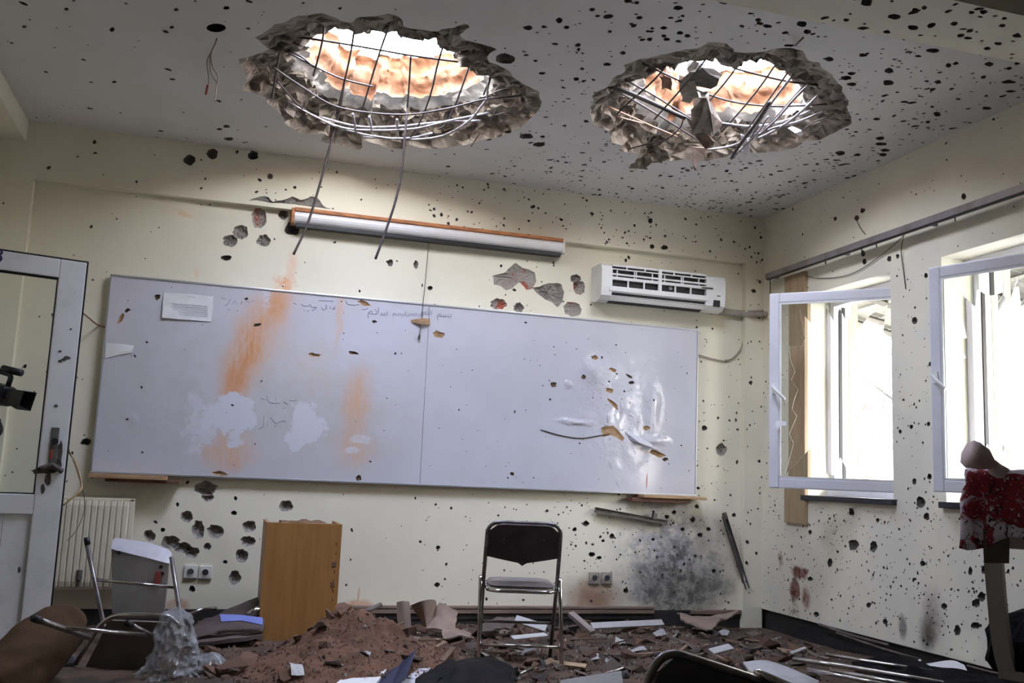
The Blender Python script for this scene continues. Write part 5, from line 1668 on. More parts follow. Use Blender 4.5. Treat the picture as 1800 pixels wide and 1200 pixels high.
fsheet('folded_mat', [[(334, 1100, 6.25), (395, 1072, 6.3), (462, 1046, 6.35)], [(330, 1112, 6.1), (395, 1088, 6.1), (462, 1062, 6.15)], [(326, 1122, 5.95), (395, 1116, 5.9), (462, 1108, 5.95)]], .03, M_mat, 'grey-brown felt mat heaped on the floor behind the overturned chair', 'mat', am=.02)
fsheet('folded_mat', [[(322, 1126, 6.0), (392, 1118, 5.95), (462, 1112, 6.0)], [(322, 1132, 5.85), (392, 1124, 5.80), (462, 1116, 5.85)]], .022, M_mat, 'lower flat felt mat edge beneath the heaped mat beside the lectern', 'mat', am=.01)
M_blue = surf('blue_card', (0.13, 0.18, 0.52), 0.45, (0.11, 0.15, 0.45), 4)
fsheet('blue_folder', [[(386, 1079, 5.93), (420, 1080, 5.93), (462, 1085, 5.95)], [(389, 1092, 5.88), (425, 1090, 5.90), (462, 1098, 5.9)]], .006, M_blue, 'bright blue folder on the felt mat left of the wooden lectern', 'folder', sub=False)
MB().tube([PY(326, 1082, 6.2), PY(356, 1070, 6.25), PY(380, 1069, 6.3)], .010, 8).build('chrome_rod', M_chrome, None, True, label='short chrome rod poking from the felt mat below the wall sockets', cat='rod')
MB().tube([PY(435, 1080, 6.0), PY(463, 1064, 6.05)], .016, 10).build('chrome_rod', M_chrome, None, True, label='thick bright rod between the blue folder and the lectern', cat='rod')
MB().tube([PY(600, 1090, 6.05), PY(640, 1075, 6.1), PY(670, 1062, 6.15)], .014, 10).build('dark_rod', M_rod, None, True, label='dark metal rod sticking out from behind the wooden lectern', cat='rod')

# crumpled plastic bag
m, nt, b = newmat('thin_plastic')
b.inputs['Base Color'].default_value = (0.42, 0.43, 0.44, 1)
b.inputs['Roughness'].default_value = 0.18
b.inputs['Alpha'].default_value = 0.42
M_plastic = m


def crumple(name, c, prof, mt, label, cat, n=40, am=.22, seed=0.0, sq=(1, 1), lean=(0, 0), fine=1):
    mb = MB()
    if fine > 1:
        prof = [(p.x, p.y) for p in spline([Vector((a_, b2, 0)) for a_, b2 in prof], fine)]
    vs = []
    for (z, r_) in prof:
        for k in range(n):
            t = 2 * math.pi * k / n
            px_, py_ = math.cos(t) * r_ * sq[0], math.sin(t) * r_ * sq[1]
            q_ = Vector((px_ * 10 + seed, py_ * 10, z * 8))
            rg = 1 - 2 * abs(fnoise(q_.x, q_.y, q_.z, 3))
            rg2 = 1 - 2 * abs(fnoise(q_.x * 2.6 + 5, q_.y * 2.6, q_.z * 2.0, 2))
            f = 1 + am * (.55 * rg + .45 * rg2 - .5)
            vs.append((c[0] + px_ * f + lean[0] * z, c[1] + py_ * f + lean[1] * z, c[2] + max(0.0, z + .03 * fnoise(q_.x * .7, q_.y * .7, q_.z * .7))))
    m_ = len(prof)
    fs = [(i * n + k, i * n + (k + 1) % n, (i + 1) * n + (k + 1) % n, (i + 1) * n + k) for i in range(m_ - 1) for k in range(n)]
    fs += [tuple(range(n - 1, -1, -1)), tuple((m_ - 1) * n + k for k in range(n))]
    mb.add(vs, fs)
    return mb.build(name, mt, None, label=label, cat=cat)


bagc = PZ(298, 1192, .03)
bagc.z = .012
crumple('plastic_bag', bagc, [(0, .10), (.015, .135), (.03, .145), (.05, .14), (.07, .128), (.09, .118), (.11, .11), (.13, .105), (.15, .10), (.17, .098), (.19, .095), (.21, .092), (.23, .088), (.25, .08), (.27, .074), (.29, .07), (.31, .064), (.325, .056), (.335, .04), (.34, .02)], M_plastic, 'crumpled translucent white plastic bag standing in front of the overturned chair', 'bag', seed=2, am=.42, lean=(.04, .0), n=110, fine=3)
q = PZ(362, 1160, .04)
q.z = ground_h(q.x, q.y) - .01
crumple('plastic_wrap', q, [(0, .05), (.02, .085), (.045, .075), (.06, .03)], M_plastic, 'small scrunched plastic wrap beside the standing plastic bag', 'wrapper', seed=7, am=.35, sq=(1.1, .8))
q = PZ(108, 1166, .04)
q.z = .012
crumple('plastic_wrap', q, [(0, .05), (.03, .07), (.06, .06), (.08, .02)], surf('dark_film', (.10, .11, .12), .25), 'dark scrunched film under the overturned chair by the blanket roll', 'wrapper', seed=4, am=.35)

# ------------------------------------------------------------------ foreground clutter along the bottom edge
M_bluebook = surf('navy_cover', (0.008, 0.018, 0.065), 0.5)
bk0 = empty('binder', PZ(650, 1200, .05), label='open binder with white page and navy blue cover lying on the soil', cat='binder')
iv = bk0.location.copy()
MB().sheet([[PZ(578, 1215, .05) - iv, PZ(645, 1226, .05) - iv], [PZ(632, 1171, .075) - iv, PZ(685, 1173, .075) - iv]], .012).build('page', M_paper, bk0, fixn=False)
pA, pB = PZ(645, 1226, .05), PZ(685, 1173, .075)
pC, pD = pB + Vector((.15, .12, .09)), pA + Vector((.20, .02, .03))
pC = PY(730, 1143, pB.y + .05)
MB().sheet([[pA - iv, pB - iv], [PY(684, 1212, pA.y + .04) - iv, PY(706, 1162, pB.y + .03) - iv], [PY(712, 1192, pA.y + .10) - iv, PY(731, 1141, pB.y + .06) - iv]], .005).build('cover', M_bluebook, bk0, fixn=False)
M_mag = surf('magazine_print', (0.62, 0.62, 0.64), 0.35, (0.20, 0.10, 0.22), 14, contrast=(.48, .6))
fsheet('magazine', [[(702, 1200, 4.72), (722, 1184, 4.85), (735, 1175, 4.95)], [(726, 1206, 4.70), (742, 1188, 4.83), (757, 1173, 4.95)]], .006, M_mag, 'colour-printed magazine lying between the binder and the black bag', 'magazine')
M_bagblack = surf('black_leather', (0.005, 0.005, 0.005), 0.6, (0.011, 0.010, 0.010), 8, bump=.8, bscale=12, spec=.12)
bb = empty('black_bag', PZ(815, 1205, 0), label='slumped black leather bag lying at the feet of the folding chair', cat='bag')
iv = bb.location.copy()
rows = []
for j in range(9):
    row = []
    for i in range(13):
        u, v = i / 12, j / 8
        x = 735 + 165 * u
        ytop = 1200 - 26 * math.sin(u * 2.6) ** 1.5 if u > .02 else 1200
        p0_, p1_ = PZ(x, 1240, .02), PZ(x + 10 * u, ytop, .08 + .03 * u)
        p = p0_.lerp(p1_, v)
        p.z += .03 * math.sin(v * 3.14) * (.4 + math.sin(u * 3.14)) + .035 * fnoise(u * 5, v * 4, 3)
        row.append(p - iv)
    rows.append(row)
smooth_by_angle(MB().sheet(rows, .05).build('body', M_bagblack, bb, fixn=False), 60)
MB().tube([p + Vector((0, 0, .012)) for p in rows[6]], .008, 6).build('zip', M_black, bb, True)
MB().tube(spline([rows[8][2] + Vector((0, 0, .01)), rows[8][5] + Vector((.0, .04, .03)), rows[8][9] + Vector((0, .04, .035)), rows[8][12] + Vector((0, 0, .02))], 6), .011, 8).build('strap', M_bagblack, bb, True)
for lab, a1, a2, r_ in (('thin silver tube lying by the chair foot on the soil', (898, 1190, 4.9), (936, 1174, 5.0), .010), ('silver tube end poking out below the chair foot', (890, 1196, 4.75), (915, 1206, 4.7), .009)):
    MB().tube([PY(*a1), PY(*a2)], r_, 8).build('silver_tube', M_chrome, None, True, label=lab, cat='tube')
M_greyboard = surf('grey_board', (0.20, 0.19, 0.18), .7, (0.15, .14, .13), 6)
fsheet('grey_board', [[(985, 1195, 4.55), (1040, 1186, 4.6), (1092, 1178, 4.65)], [(985, 1215, 4.35), (1040, 1210, 4.35), (1095, 1200, 4.4)]], .015, M_greyboard, 'flat grey board between the folding chair and the toppled chair back', 'board', sub=False)
MB().tube([PY(1062, 1184, 4.62), PY(1095, 1174, 4.66)], .006, 6).build('silver_tube', M_chrome, None, True, label='small bright rod on the flat grey board', cat='tube')

# toppled folding chair near the camera: tipped on its side so only the back shows
_R = Matrix.Rotation(rad(-14), 3, 'Z') @ Matrix.Rotation(rad(-71), 3, 'Y')
_corner = CAM + ray(1172, 1136) * 2.42
fallen.rotation_euler = _R.to_euler()
fallen.location = _corner - _R @ Vector((.215, -.165, .775))

# white broken panel and chrome tubes on the right
M_panelwhite = surf('dirty_white_panel', (0.45, 0.45, 0.47), .5, (0.34, .33, .34), 5)
fsheet('broken_board', [[(1306, 1163, 4.9), (1345, 1160, 4.9), (1385, 1172, 4.8), (1440, 1196, 4.6)], [(1318, 1180, 4.7), (1350, 1180, 4.7), (1390, 1192, 4.6), (1430, 1212, 4.4)], [(1330, 1200, 4.5), (1360, 1206, 4.4), (1400, 1216, 4.35), (1425, 1226, 4.3)]], .012, M_panelwhite, 'bent dirty white board lying behind the toppled chair back', 'board')


def ctube(pts, r, label):
    P = [PY(*p) for p in pts]
    MB().tube(rounded(P, .05) if len(P) > 2 else P, r, 10).build('chrome_tube', M_chrome, None, True, label=label, cat='tube')


ctube([(1452, 1150, 4.95), (1550, 1166, 4.7), (1640, 1180, 4.5)], .011, 'topmost chrome tube of the heap by the right wall')
ctube([(1394, 1158, 4.85), (1480, 1170, 4.65), (1600, 1190, 4.35), (1690, 1206, 4.2)], .013, 'longest chrome tube of the heap, beside the white panel')
ctube([(1460, 1178, 4.6), (1570, 1198, 4.3), (1600, 1204, 4.25)], .011, 'short chrome tube low in the heap by the white panel')
ctube([(1420, 1176, 4.6), (1500, 1192, 4.4), (1560, 1204, 4.25)], .011, 'lowest chrome tube of the heap under the long one')
M_darkcloth = surf('black_cloth', (0.006, 0.006, 0.006), .9, (0.013, .012, .012), 6, spec=.1)
fsheet('black_cloth', [[(1500, 1160, 5.0), (1590, 1150, 4.9), (1680, 1176, 4.5), (1800, 1200, 4.2)], [(1520, 1180, 4.7), (1600, 1172, 4.6), (1700, 1195, 4.2), (1800, 1215, 4.0)], [(1560, 1210, 4.3), (1640, 1205, 4.2), (1720, 1215, 4.0), (1800, 1225, 3.9)]], .02, M_darkcloth, 'black cloth spread over the chrome tubes by the right wall', 'cloth', am=.04)
fsheet('paper_sheet', [[(1604, 1162, 4.75), (1618, 1158, 4.75)], [(1606, 1172, 4.70), (1624, 1170, 4.7)]], .001, M_paper, 'small white paper standing on the black cloth', 'paper', sub=False)
fsheet('paper_sheet', [[(1628, 1166, 4.62), (1672, 1160, 4.6), (1695, 1168, 4.5)], [(1640, 1172, 4.55), (1680, 1174, 4.45), (1700, 1178, 4.4)]], .001, M_paper, 'lavender-white crumpled paper on the black cloth by the right wall', 'paper')
M_stripwood = surf('dark_strip_wood', (0.13, 0.10, 0.08), .85, (0.07, .055, .045), 10)
for lab, p, q, w in (('splintered wooden strip leaning along the right wall skirting', (1440, 1098, XR - .03), (1562, 1134, XR - .03), .012), ('thin dark strip along the right wall beneath the splintered wood', (1470, 1112, XR - .06), (1620, 1160, XR - .10), .008), ('loose strip along the right wall near the papers', (1700, 1170, XR - .02), (1790, 1190, XR - .02), .008)):
    MB().tube([PX(*p), PX((p[0] + q[0]) / 2, (p[1] + q[1]) / 2 + 2, p[2]), PX(*q)], w, 4).build('wood_strip', M_stripwood, label=lab, cat='wood strip')

# ------------------------------------------------------------------ torn carton, planks and sheets near the wall behind the chair
M_card = surf('dusty_cardboard', (0.30, 0.225, 0.175), .9, (0.22, .165, .13), 6, bump=.2, bscale=30)
fsheet('torn_carton', [[(697, 1058, 6.35), (708, 1056, 6.3), (720, 1057, 6.3)], [(698, 1085, 6.3), (710, 1085, 6.25), (722, 1086, 6.25)], [(702, 1106, 6.25), (712, 1107, 6.2), (724, 1108, 6.2)]], .008, M_card, 'upright torn carton strip leaning against the trunking', 'cardboard')
fsheet('torn_carton', [[(722, 1064, 6.2), (742, 1056, 6.1), (764, 1054, 6.15), (768, 1066, 6.3)], [(734, 1082, 6.2), (746, 1078, 6.1), (760, 1078, 6.15), (764, 1084, 6.3)], [(746, 1102, 6.15), (750, 1102, 6.1), (756, 1104, 6.15), (760, 1104, 6.2)]], .008, M_card, 'curled open carton flap with dark hollow behind the chair', 'cardboard')
fsheet('torn_carton', [[(770, 1057, 6.25), (790, 1066, 6.2), (806, 1074, 6.2)], [(760, 1080, 6.2), (782, 1088, 6.12), (804, 1090, 6.1)], [(748, 1104, 6.1), (772, 1108, 6.05), (800, 1112, 6.0)]], .008, M_card, 'broad crumpled carton sheet slumped left of the folding chair', 'cardboard', am=.015)
fsheet('torn_carton', [[(775, 1108, 6.0), (800, 1104, 6.0), (826, 1110, 6.0)], [(780, 1120, 5.85), (805, 1118, 5.85), (830, 1122, 5.85)]], .01, M_card, 'flat carton scrap under the slumped carton sheet', 'cardboard', am=.02)
fsheet('torn_carton', [[(840, 1100, 6.1), (870, 1086, 6.15), (905, 1082, 6.2)], [(848, 1112, 6.0), (875, 1104, 6.0), (900, 1108, 6.05)]], .01, M_mat, 'curled dark brown carton behind the chair legs', 'cardboard', am=.02)
M_plankwhite = surf('white_laminate', (0.50, 0.49, 0.48), .5, (0.42, .41, .40), 5)


def plank(name, p, q, w, t, mt, label, cat='plank', tilt=0.0):
    p, q = Vector(p), Vector(q)
    d = (q - p)
    x = d.normalized()
    y = Vector((0, 0, 1)).cross(x).normalized()
    z = x.cross(y)
    R = Matrix((x, y, z)).transposed() @ Matrix.Rotation(tilt, 3, 'X')
    o = MB().box((0, 0, 0), (d.length, w, t), bev=.002).build(name, mt, None, label=label, cat=cat)
    o.location = (p + q) / 2
    o.rotation_euler = R.to_euler()
    return o


plank('white_plank', PY(906, 1087, 6.05), PY(960, 1104, 5.95), .05, .014, M_plankwhite, 'white laminate strip lying slanted behind the chair leg', tilt=.9)
plank('white_plank', PY(1040, 1100, 6.2), PY(1165, 1094, 6.3), .05, .014, M_plankwhite, 'long white laminate strip in front of the trunking by the soot', tilt=.7)
plank('white_plank', PY(900, 1121, 5.75), PY(960, 1115, 5.85), .04, .01, M_plankwhite, 'white strip between the chair stretchers', tilt=.4)
plank('white_plank', PY(1250, 1145, 5.0), PY(1285, 1136, 5.1), .045, .01, M_plankwhite, 'short white strip behind the toppled chair back', tilt=.5)
plank('white_plank', PY(1390, 1148, 4.95), PY(1416, 1138, 5.1), .02, .008, M_plankwhite, 'thin white splinter near the white panel', tilt=.4)
plank('wood_offcut', PY(1003, 1078, 6.2), PY(1042, 1112, 6.0), .045, .03, surf('greyish_wood', (.30, .25, .22), .8, (.22, .18, .16), 8), 'greyish wooden offcut leaning on the trunking right of the folding chair', tilt=.2)
plank('wood_offcut', PY(585, 1113, 5.42), PY(622, 1133, 5.22), .055, .014, surf('pale_offcut', (.42, .35, .32), .8, (.33, .26, .22), 9), 'pale flat offcut lying on the slope of the soil mound', tilt=.1)
plank('wood_offcut', PY(975, 1164, 5.15), PY(1030, 1171, 5.05), .04, .01, surf('yellow_offcut', (.45, .33, .20), .8), 'pale wooden slat lying at the front of the folding chair', tilt=.3)
plank('wood_offcut', PY(940, 1172, 5.1), PY(972, 1160, 5.25), .035, .012, surf('tan_offcut', (.34, .24, .15), .8), 'tan slat propped against the pale wooden slat', tilt=.5)
fsheet('fallen_panel', [[(1190, 1076, 6.5), (1235, 1082, 6.45), (1300, 1074, 6.5)], [(1200, 1090, 6.3), (1240, 1100, 6.2), (1275, 1086, 6.35)], [(1215, 1096, 6.2), (1245, 1108, 6.1), (1262, 1096, 6.25)]], .012, M_card, 'bent brown panel slumped against the wall in the far corner', 'panel', am=.02)


# ------------------------------------------------------------------ debris on the floor
def tint(mt, amt=.35):
    """each copy a little lighter or darker than the next"""
    nt = mt.node_tree
    b = nt.nodes['Principled BSDF']
    oi = _n(nt, 'ShaderNodeObjectInfo')
    hs = _n(nt, 'ShaderNodeHueSaturation')
    v = mrange(nt, oi.outputs['Random'], 0, 1, 1 - amt, 1 + amt, False)
    nt.links.new(v, hs.inputs['Value'])
    s_ = b.inputs['Base Color']
    if s_.is_linked: nt.links.new(s_.links[0].from_socket, hs.inputs['Color'])
    else: hs.inputs['Color'].default_value = s_.default_value
    nt.links.new(hs.outputs[0], s_)
    return mt


M_debris = surf('fine_debris', (0.125, 0.078, 0.050), 1.0, (0.062, 0.046, 0.036), 5, bump=1.0, bscale=70)
M_soil = surf('reddish_soil', (0.175, 0.088, 0.050), 1.0, (0.12, 0.062, 0.037), 7, bump=1.0, bscale=45)
M_fbrick = tint(surf('brick_fragment', (0.175, 0.095, 0.060), .95, (0.115, .066, .045), 30, bump=.6, bscale=80))
M_fconc = tint(surf('plaster_fragment', (0.20, 0.155, 0.12), .95, (0.13, .10, .08), 30, bump=.6, bscale=80))
M_fdark = tint(surf('dark_fragment', (0.075, 0.06, 0.052), .9, (0.045, .038, .034), 30))
M_fpaper = tint(surf('debris_paper', (0.40, 0.39, 0.38), .7), .35)
M_fwood = tint(surf('debris_wood', (0.24, 0.155, 0.10), .85, (.16, .10, .065), 12), .4)

# loose layer
NX, NY = 210, 96
rows = [[(-1.5 + 5.55 * i / NX, 4.0 + 2.68 * j / NY, floor_h(-1.5 + 5.55 * i / NX, 4.0 + 2.68 * j / NY)) for j in range(NY + 1)] for i in range(NX + 1)]
FLOOR = bpy.data.objects['floor']
MB().sheet(rows).build('debris_layer', M_debris, FLOOR, True, fixn=False, kind='stuff')
# soil mound
rows = []
for i in range(121):
    row = []
    for j in range(81):
        x, y = -.15 + 2.1 * i / 120, 4.45 + 1.55 * j / 80
        row.append((x, y, mound_h(x, y) - .012))
    rows.append(row)
MB().sheet(rows).build('soil_mound', M_soil, None, True, fixn=False, label='heap of reddish brown soil in front of the wooden lectern', cat='soil')


def frag_meshes(kind, n, mt):
    out = []
    for k in range(n):
        rnd = random.Random(kind * 100 + k)
        bm = bmesh.new()
        sx, sy, sz = {0: (1, .75, .55), 1: (1, .8, .4), 2: (1, .7, .16), 3: (1, .9, .6)}[kind]
        for _ in range(13):
            d = Vector((rnd.uniform(-1, 1), rnd.uniform(-1, 1), rnd.uniform(-1, 1)))
            if kind in (0, 2) and rnd.random() < .7: d = Vector(math.copysign(abs(c) ** .35, c) for c in d)
            d = d * .5
            bm.verts.new((d.x * sx, d.y * sy, d.z * sz))
        res = bmesh.ops.convex_hull(bm, input=bm.verts)
        bmesh.ops.delete(bm, geom=[g for g in res['geom_interior'] if isinstance(g, bmesh.types.BMVert)], context='VERTS')
        bmesh.ops.recalc_face_normals(bm, faces=bm.faces)
        me = bpy.data.meshes.new('fragment')
        bm.to_mesh(me)
        bm.free()
        me.materials.append(mt)
        out.append(me)
    return out


FR0, FR1, FR2, FR3 = frag_meshes(0, 7, M_fbrick), frag_meshes(1, 7, M_fconc), frag_meshes(2, 6, M_fconc), frag_meshes(3, 5, M_fdark)
R6 = random.Random(66)


def keepout(x, y):
    if lx0 - .05 < x < lx1 + .05 and y > yl - .04: return True
    for (cx, cy) in ((1.49, 5.2), (1.9, 5.1), (1.53, 5.58), (1.96, 5.48)):
        if abs(x - cx) < .06 and abs(y - cy) < .06: return True
    if y > YB - .05 or x > XR - .08: return True
    if -1.1 < x < -.3 and y < 6.1: return True
    return False


def where(x, y):
    """the landmark a piece of rubble lies by"""
    if mound_h(x, y) > .05: return 'on the reddish soil heap'
    if x < .35: return 'on the floor between the plastic bag and the lectern'
    if x < 1.35: return 'between the soil heap and the torn cartons' if y > 5.6 else 'at the front foot of the soil heap'
    if x < 2.1: return 'on the floor behind the folding chair' if y > 5.6 else 'under the folding chair'
    if y > 6.15: return 'along the trunking below the soot-blackened wall' if x < 3.4 else 'in the far corner below the slumped panel'
    if x < 2.8: return 'on the floor just right of the folding chair' if y > 5.3 else 'in front of the flat grey board'
    if x > 3.5: return 'beside the dark skirting of the window wall'
    return 'on the open floor before the soot-blackened wall' if y > 5.4 else 'beside the bent dirty white board'


def scatter_frags(name, meshes, n, smin, smax, label, cat, group, area, dens=None):
    k = guard = 0
    while k < n and guard < n * 40:
        guard += 1
        x, y = R6.uniform(area[0], area[1]), R6.uniform(area[2], area[3])
        if keepout(x, y) or (dens and R6.random() > dens(x, y)): continue
        if mound_h(x, y) > .07 and R6.random() < .7: continue
        s = smin + (smax - smin) * R6.random() ** 2.2
        o = bpy.data.objects.new(name, R6.choice(meshes))
        COL.objects.link(o)
        o.scale = (s, s * R6.uniform(.7, 1.2), s * R6.uniform(.7, 1.2))
        o.rotation_euler = (R6.uniform(-.5, .5), R6.uniform(-.5, .5), R6.uniform(0, 6.28))
        o.location = (x, y, ground_h(x, y) + s * .10)
        wh = where(x, y)
        prop(o, label=label + ' ' + wh, cat=cat, group=group + ' ' + wh)
        k += 1


def d_red(x, y): return .25 + .75 * math.exp(-((x - 1.2) / 1.2) ** 2)
def d_grey(x, y): return .35 + .65 * math.exp(-((x - 2.4) / 1.0) ** 2)


scatter_frags('brick_fragment', FR0, 210, .025, .11, 'small reddish brick fragment', 'rubble', 'brick fragments', (-.2, 3.9, 4.75, 6.6), d_red)
scatter_frags('plaster_fragment', FR1, 150, .025, .10, 'small greyish plaster lump', 'rubble', 'plaster lumps', (-.2, 3.95, 4.75, 6.6), d_grey)
scatter_frags('plaster_flake', FR2, 90, .04, .14, 'thin flat plaster flake', 'rubble', 'plaster flakes', (-.1, 3.9, 4.75, 6.6), d_grey)
scatter_frags('dark_fragment', FR3, 80, .03, .11, 'dark charred fragment', 'rubble', 'charred fragments', (.8, 3.95, 4.7, 6.6), None)

# big lumps that can be told apart
for (x, y, s, z, rr, mt, lab) in [(402, 1182, .17, .05, .4, M_fbrick, 'large pinkish brick lump in front of the plastic wrap'), (437, 1165, .12, .07, 1.2, M_fbrick, 'angular brick lump beside the large pinkish one'), (375, 1192, .12, .03, 2.2, M_fbrick, 'low brick lump at the foot of the plastic bag'), (600, 1095, .10, .22, .7, M_fbrick, 'soil-coloured clod on top of the soil mound'),
                                  (930, 1168, .12, .05, .3, M_fbrick, 'orange brick lump under the folding chair seat'), (985, 1172, .10, .06, 1.9, M_fconc, 'rounded grey lump at the foot of the folding chair'), (1105, 1108, .13, .05, .2, M_fbrick, 'brown slab lump in front of the long white strip'), (1355, 1140, .16, .04, 2.7, M_fbrick, 'dull red brick lump behind the white panel'),
                                  (1320, 1148, .13, .04, .9, M_fdark, 'dark lump left of the dull red brick'), (1395, 1140, .10, .04, 1.4, M_fbrick, 'small split brick right of the dull red brick'), (1180, 1125, .12, .04, 2.0, M_fconc, 'grey lump in front of the soot-blackened wall'), (860, 1115, .13, .06, .5, M_fconc, 'grey lump behind the left chair leg'), (700, 1112, .12, .08, 2.4, M_fconc, 'plaster lump below the upright carton strip'), (745, 1118, .10, .08, .2, M_fbrick, 'orange brick shard in front of the curled carton')]:
    p = PZ(x, y, z)
    o = bpy.data.objects.new('brick_lump' if mt is M_fbrick else 'rubble_lump', (FR0 if mt is M_fbrick else FR1 if mt is M_fconc else FR3)[int(rr * 10) % 5])
    COL.objects.link(o)
    o.location = (p.x, p.y, ground_h(p.x, p.y) + s * .15)
    o.scale = (s, s, s)
    o.rotation_euler = (.2, -.15, rr)
    prop(o, lab, 'rubble')

# papers and slivers strewn about
PAPER_SPOTS = [(520, 1195), (560, 1160), (345, 1150), (690, 1140), (735, 1108), (765, 1112), (660, 1112), (905, 1145), (930, 1143), (880, 1150), (1015, 1108), (1090, 1125), (1160, 1112), (1190, 1116), (1140, 1130), (1235, 1118), (1075, 1155), (1040, 1150), (1310, 1120), (1270, 1112), (1365, 1118), (1420, 1125), (640, 1180), (585, 1190), (1120, 1142), (845, 1150), (1210, 1140)]
for k, (x, y) in enumerate(PAPER_SPOTS):
    p = PZ(x, y, .05)
    if keepout(p.x, p.y): continue
    w, d = R6.uniform(.05, .12), R6.uniform(.04, .09)
    g = [[(i * w - w / 2, j * d - d / 2, .012 * math.sin(i * 2.5 + k) * (1 + j) + R6.uniform(0, .006)) for j in (0, .5, 1)] for i in (0, .33, .66, 1)]
    o = MB().sheet(g, .0012).build('paper_piece', M_fpaper, None, fixn=False, label='torn white paper piece ' + where(p.x, p.y), cat='paper', group='torn papers ' + where(p.x, p.y))
    o.location = (p.x, p.y, ground_h(p.x, p.y) + .012)
    o.rotation_euler = (R6.uniform(-.2, .5), R6.uniform(-.2, .2), R6.uniform(0, 6.28))
for k in range(36):
    x, y = R6.uniform(.9, 3.8), R6.uniform(4.9, 6.5)
    if keepout(x, y): continue
    L = R6.uniform(.08, .28)
    o = MB().box((0, 0, 0), (L, R6.uniform(.012, .03), R6.uniform(.005, .012))).build('wood_splinter', M_fwood, None, label='brown wood splinter ' + where(x, y), cat='splinter', group='wood splinters ' + where(x, y))
    o.location = (x, y, ground_h(x, y) + .02)
    o.rotation_euler = (R6.uniform(-.3, .3), R6.uniform(-.15, .15), R6.uniform(0, 6.28))

# grit: crumbs too many to count
for nm, mt, n, cols, lab in (('brick_grit', M_fbrick, 4200, d_red, 'brick crumbs strewn through the floor rubble'), ('plaster_grit', M_fconc, 3600, d_grey, 'plaster crumbs strewn through the floor rubble'), ('white_grit', M_fpaper, 260, d_grey, 'tiny white chips sprinkled over the floor rubble')):
    mb = MB()
    k = 0
    while k < n:
        x, y = R6.uniform(-.3, 3.98), R6.uniform(4.7, 6.62)
        if R6.random() > cols(x, y): continue
        if lx0 < x < lx1 and y > yl: continue
        s = R6.uniform(.004, .013)
        z = ground_h(x, y) + s * .2
        vs = [Vector((R6.uniform(-1, 1), R6.uniform(-1, 1), R6.uniform(-.6, .6))).normalized() * s * R6.uniform(.7, 1.3) for _ in range(4)]
        a3 = R6.uniform(0, 6.28)
        base = [Vector((math.cos(a3 + t * 2.09), math.sin(a3 + t * 2.09), -.4)) * s * R6.uniform(.7, 1.2) for t in range(3)] + [Vector((R6.uniform(-.3, .3), R6.uniform(-.3, .3), .9)) * s]
        mb.add([Vector((x, y, z)) + v for v in base], [(0, 1, 2), (0, 3, 1), (1, 3, 2), (2, 3, 0)])
        k += 1
    mb.build(nm, mt, FLOOR, fixn=False, kind='stuff')


# ------------------------------------------------------------------ high-backed chair at the window side, cloth over it
M_shell = surf('beige_plastic', (0.50, 0.47, 0.44), .5, (0.44, .41, .38), 4)
hc = empty('high_back_chair', (2.30, 2.49, 0), (0, 0, 0), label='high-backed beige chair by the second window under a red and white cloth', cat='chair')
hn, hwv = Vector((.80, .60, 0)), Vector((.60, -.80, 0))
PROF = [(0, 1.105), (.0, 1.0), (.012, .90), (.035, .80), (.065, .70), (.105, .61), (.17, .53), (.26, .475)]
prof3 = spline([Vector((a_, 0, z_)) for a_, z_ in PROF], 4)


def hcp(n_, w_, z_): return hn * n_ + hwv * w_ + Vector((0, 0, z_))


for wa in (0.0, .44):
    rows = [[hcp(p.x, wa, p.z), hcp(p.x, wa + .05, p.z)] for p in prof3]
    smooth_by_angle(MB().sheet(rows, .045).build('post', M_shell, hc, fixn=False), 40)
rows = [[hcp(p.x + .012, w_, p.z) for w_ in (.05, .15, .25, .35, .44)] for p in prof3[:9]]
smooth_by_angle(MB().sheet(rows, .014).build('back_panel', M_shell, hc, fixn=False), 40)
rows = [[hcp(n_, w_, .47 + .01 * abs(w_ - .245) / .245) for w_ in (0, .12, .245, .37, .49)] for n_ in (.2, .34, .48, .62)]
smooth_by_angle(MB().sheet(rows, .03).build('seat', M_shell, hc, fixn=False), 40)
for n_, w_ in ((.24, .03), (.24, .46), (.58, .03), (.58, .46)):
    MB().tube([hcp(n_, w_, .445), hcp(n_ + (.03 if n_ > .4 else -.05), w_, 0.0)], .014, 10).build('leg', M_chrome_dull, hc, True)

m, nt, b = newmat('flowered_cloth')
tc = _n(nt, 'ShaderNodeTexCoord')
v = tc.outputs['Object']
n1 = ntex(nt, v, 11, 3, .5, .6)
n2 = ntex(nt, v, 42, 4, .6, 1.2)
base = mixc(nt, mrange(nt, n1.outputs['Fac'], .47, .53), (0.30, 0.03, 0.04), (0.80, 0.74, 0.86))
base = mixc(nt, mrange(nt, n2.outputs['Fac'], .56, .62), base, (0.09, 0.015, 0.04))
n3 = ntex(nt, v, 75, 3, .6, .8)
base = mixc(nt, mth(nt, 'MULTIPLY', mrange(nt, n3.outputs['Fac'], .60, .66), .8), base, (0.85, 0.80, 0.88))
nt.links.new(base, b.inputs['Base Color'])
b.inputs['Roughness'].default_value = .9
M_flower = m
rows = []
path = [(-.05, .915), (-.052, .99), (-.05, 1.06), (-.042, 1.118), (-.01, 1.138), (.03, 1.122), (.045, 1.06), (.05, .98), (.052, .93)]
pth = spline([Vector((a_, 0, z_)) for a_, z_ in path], 4)
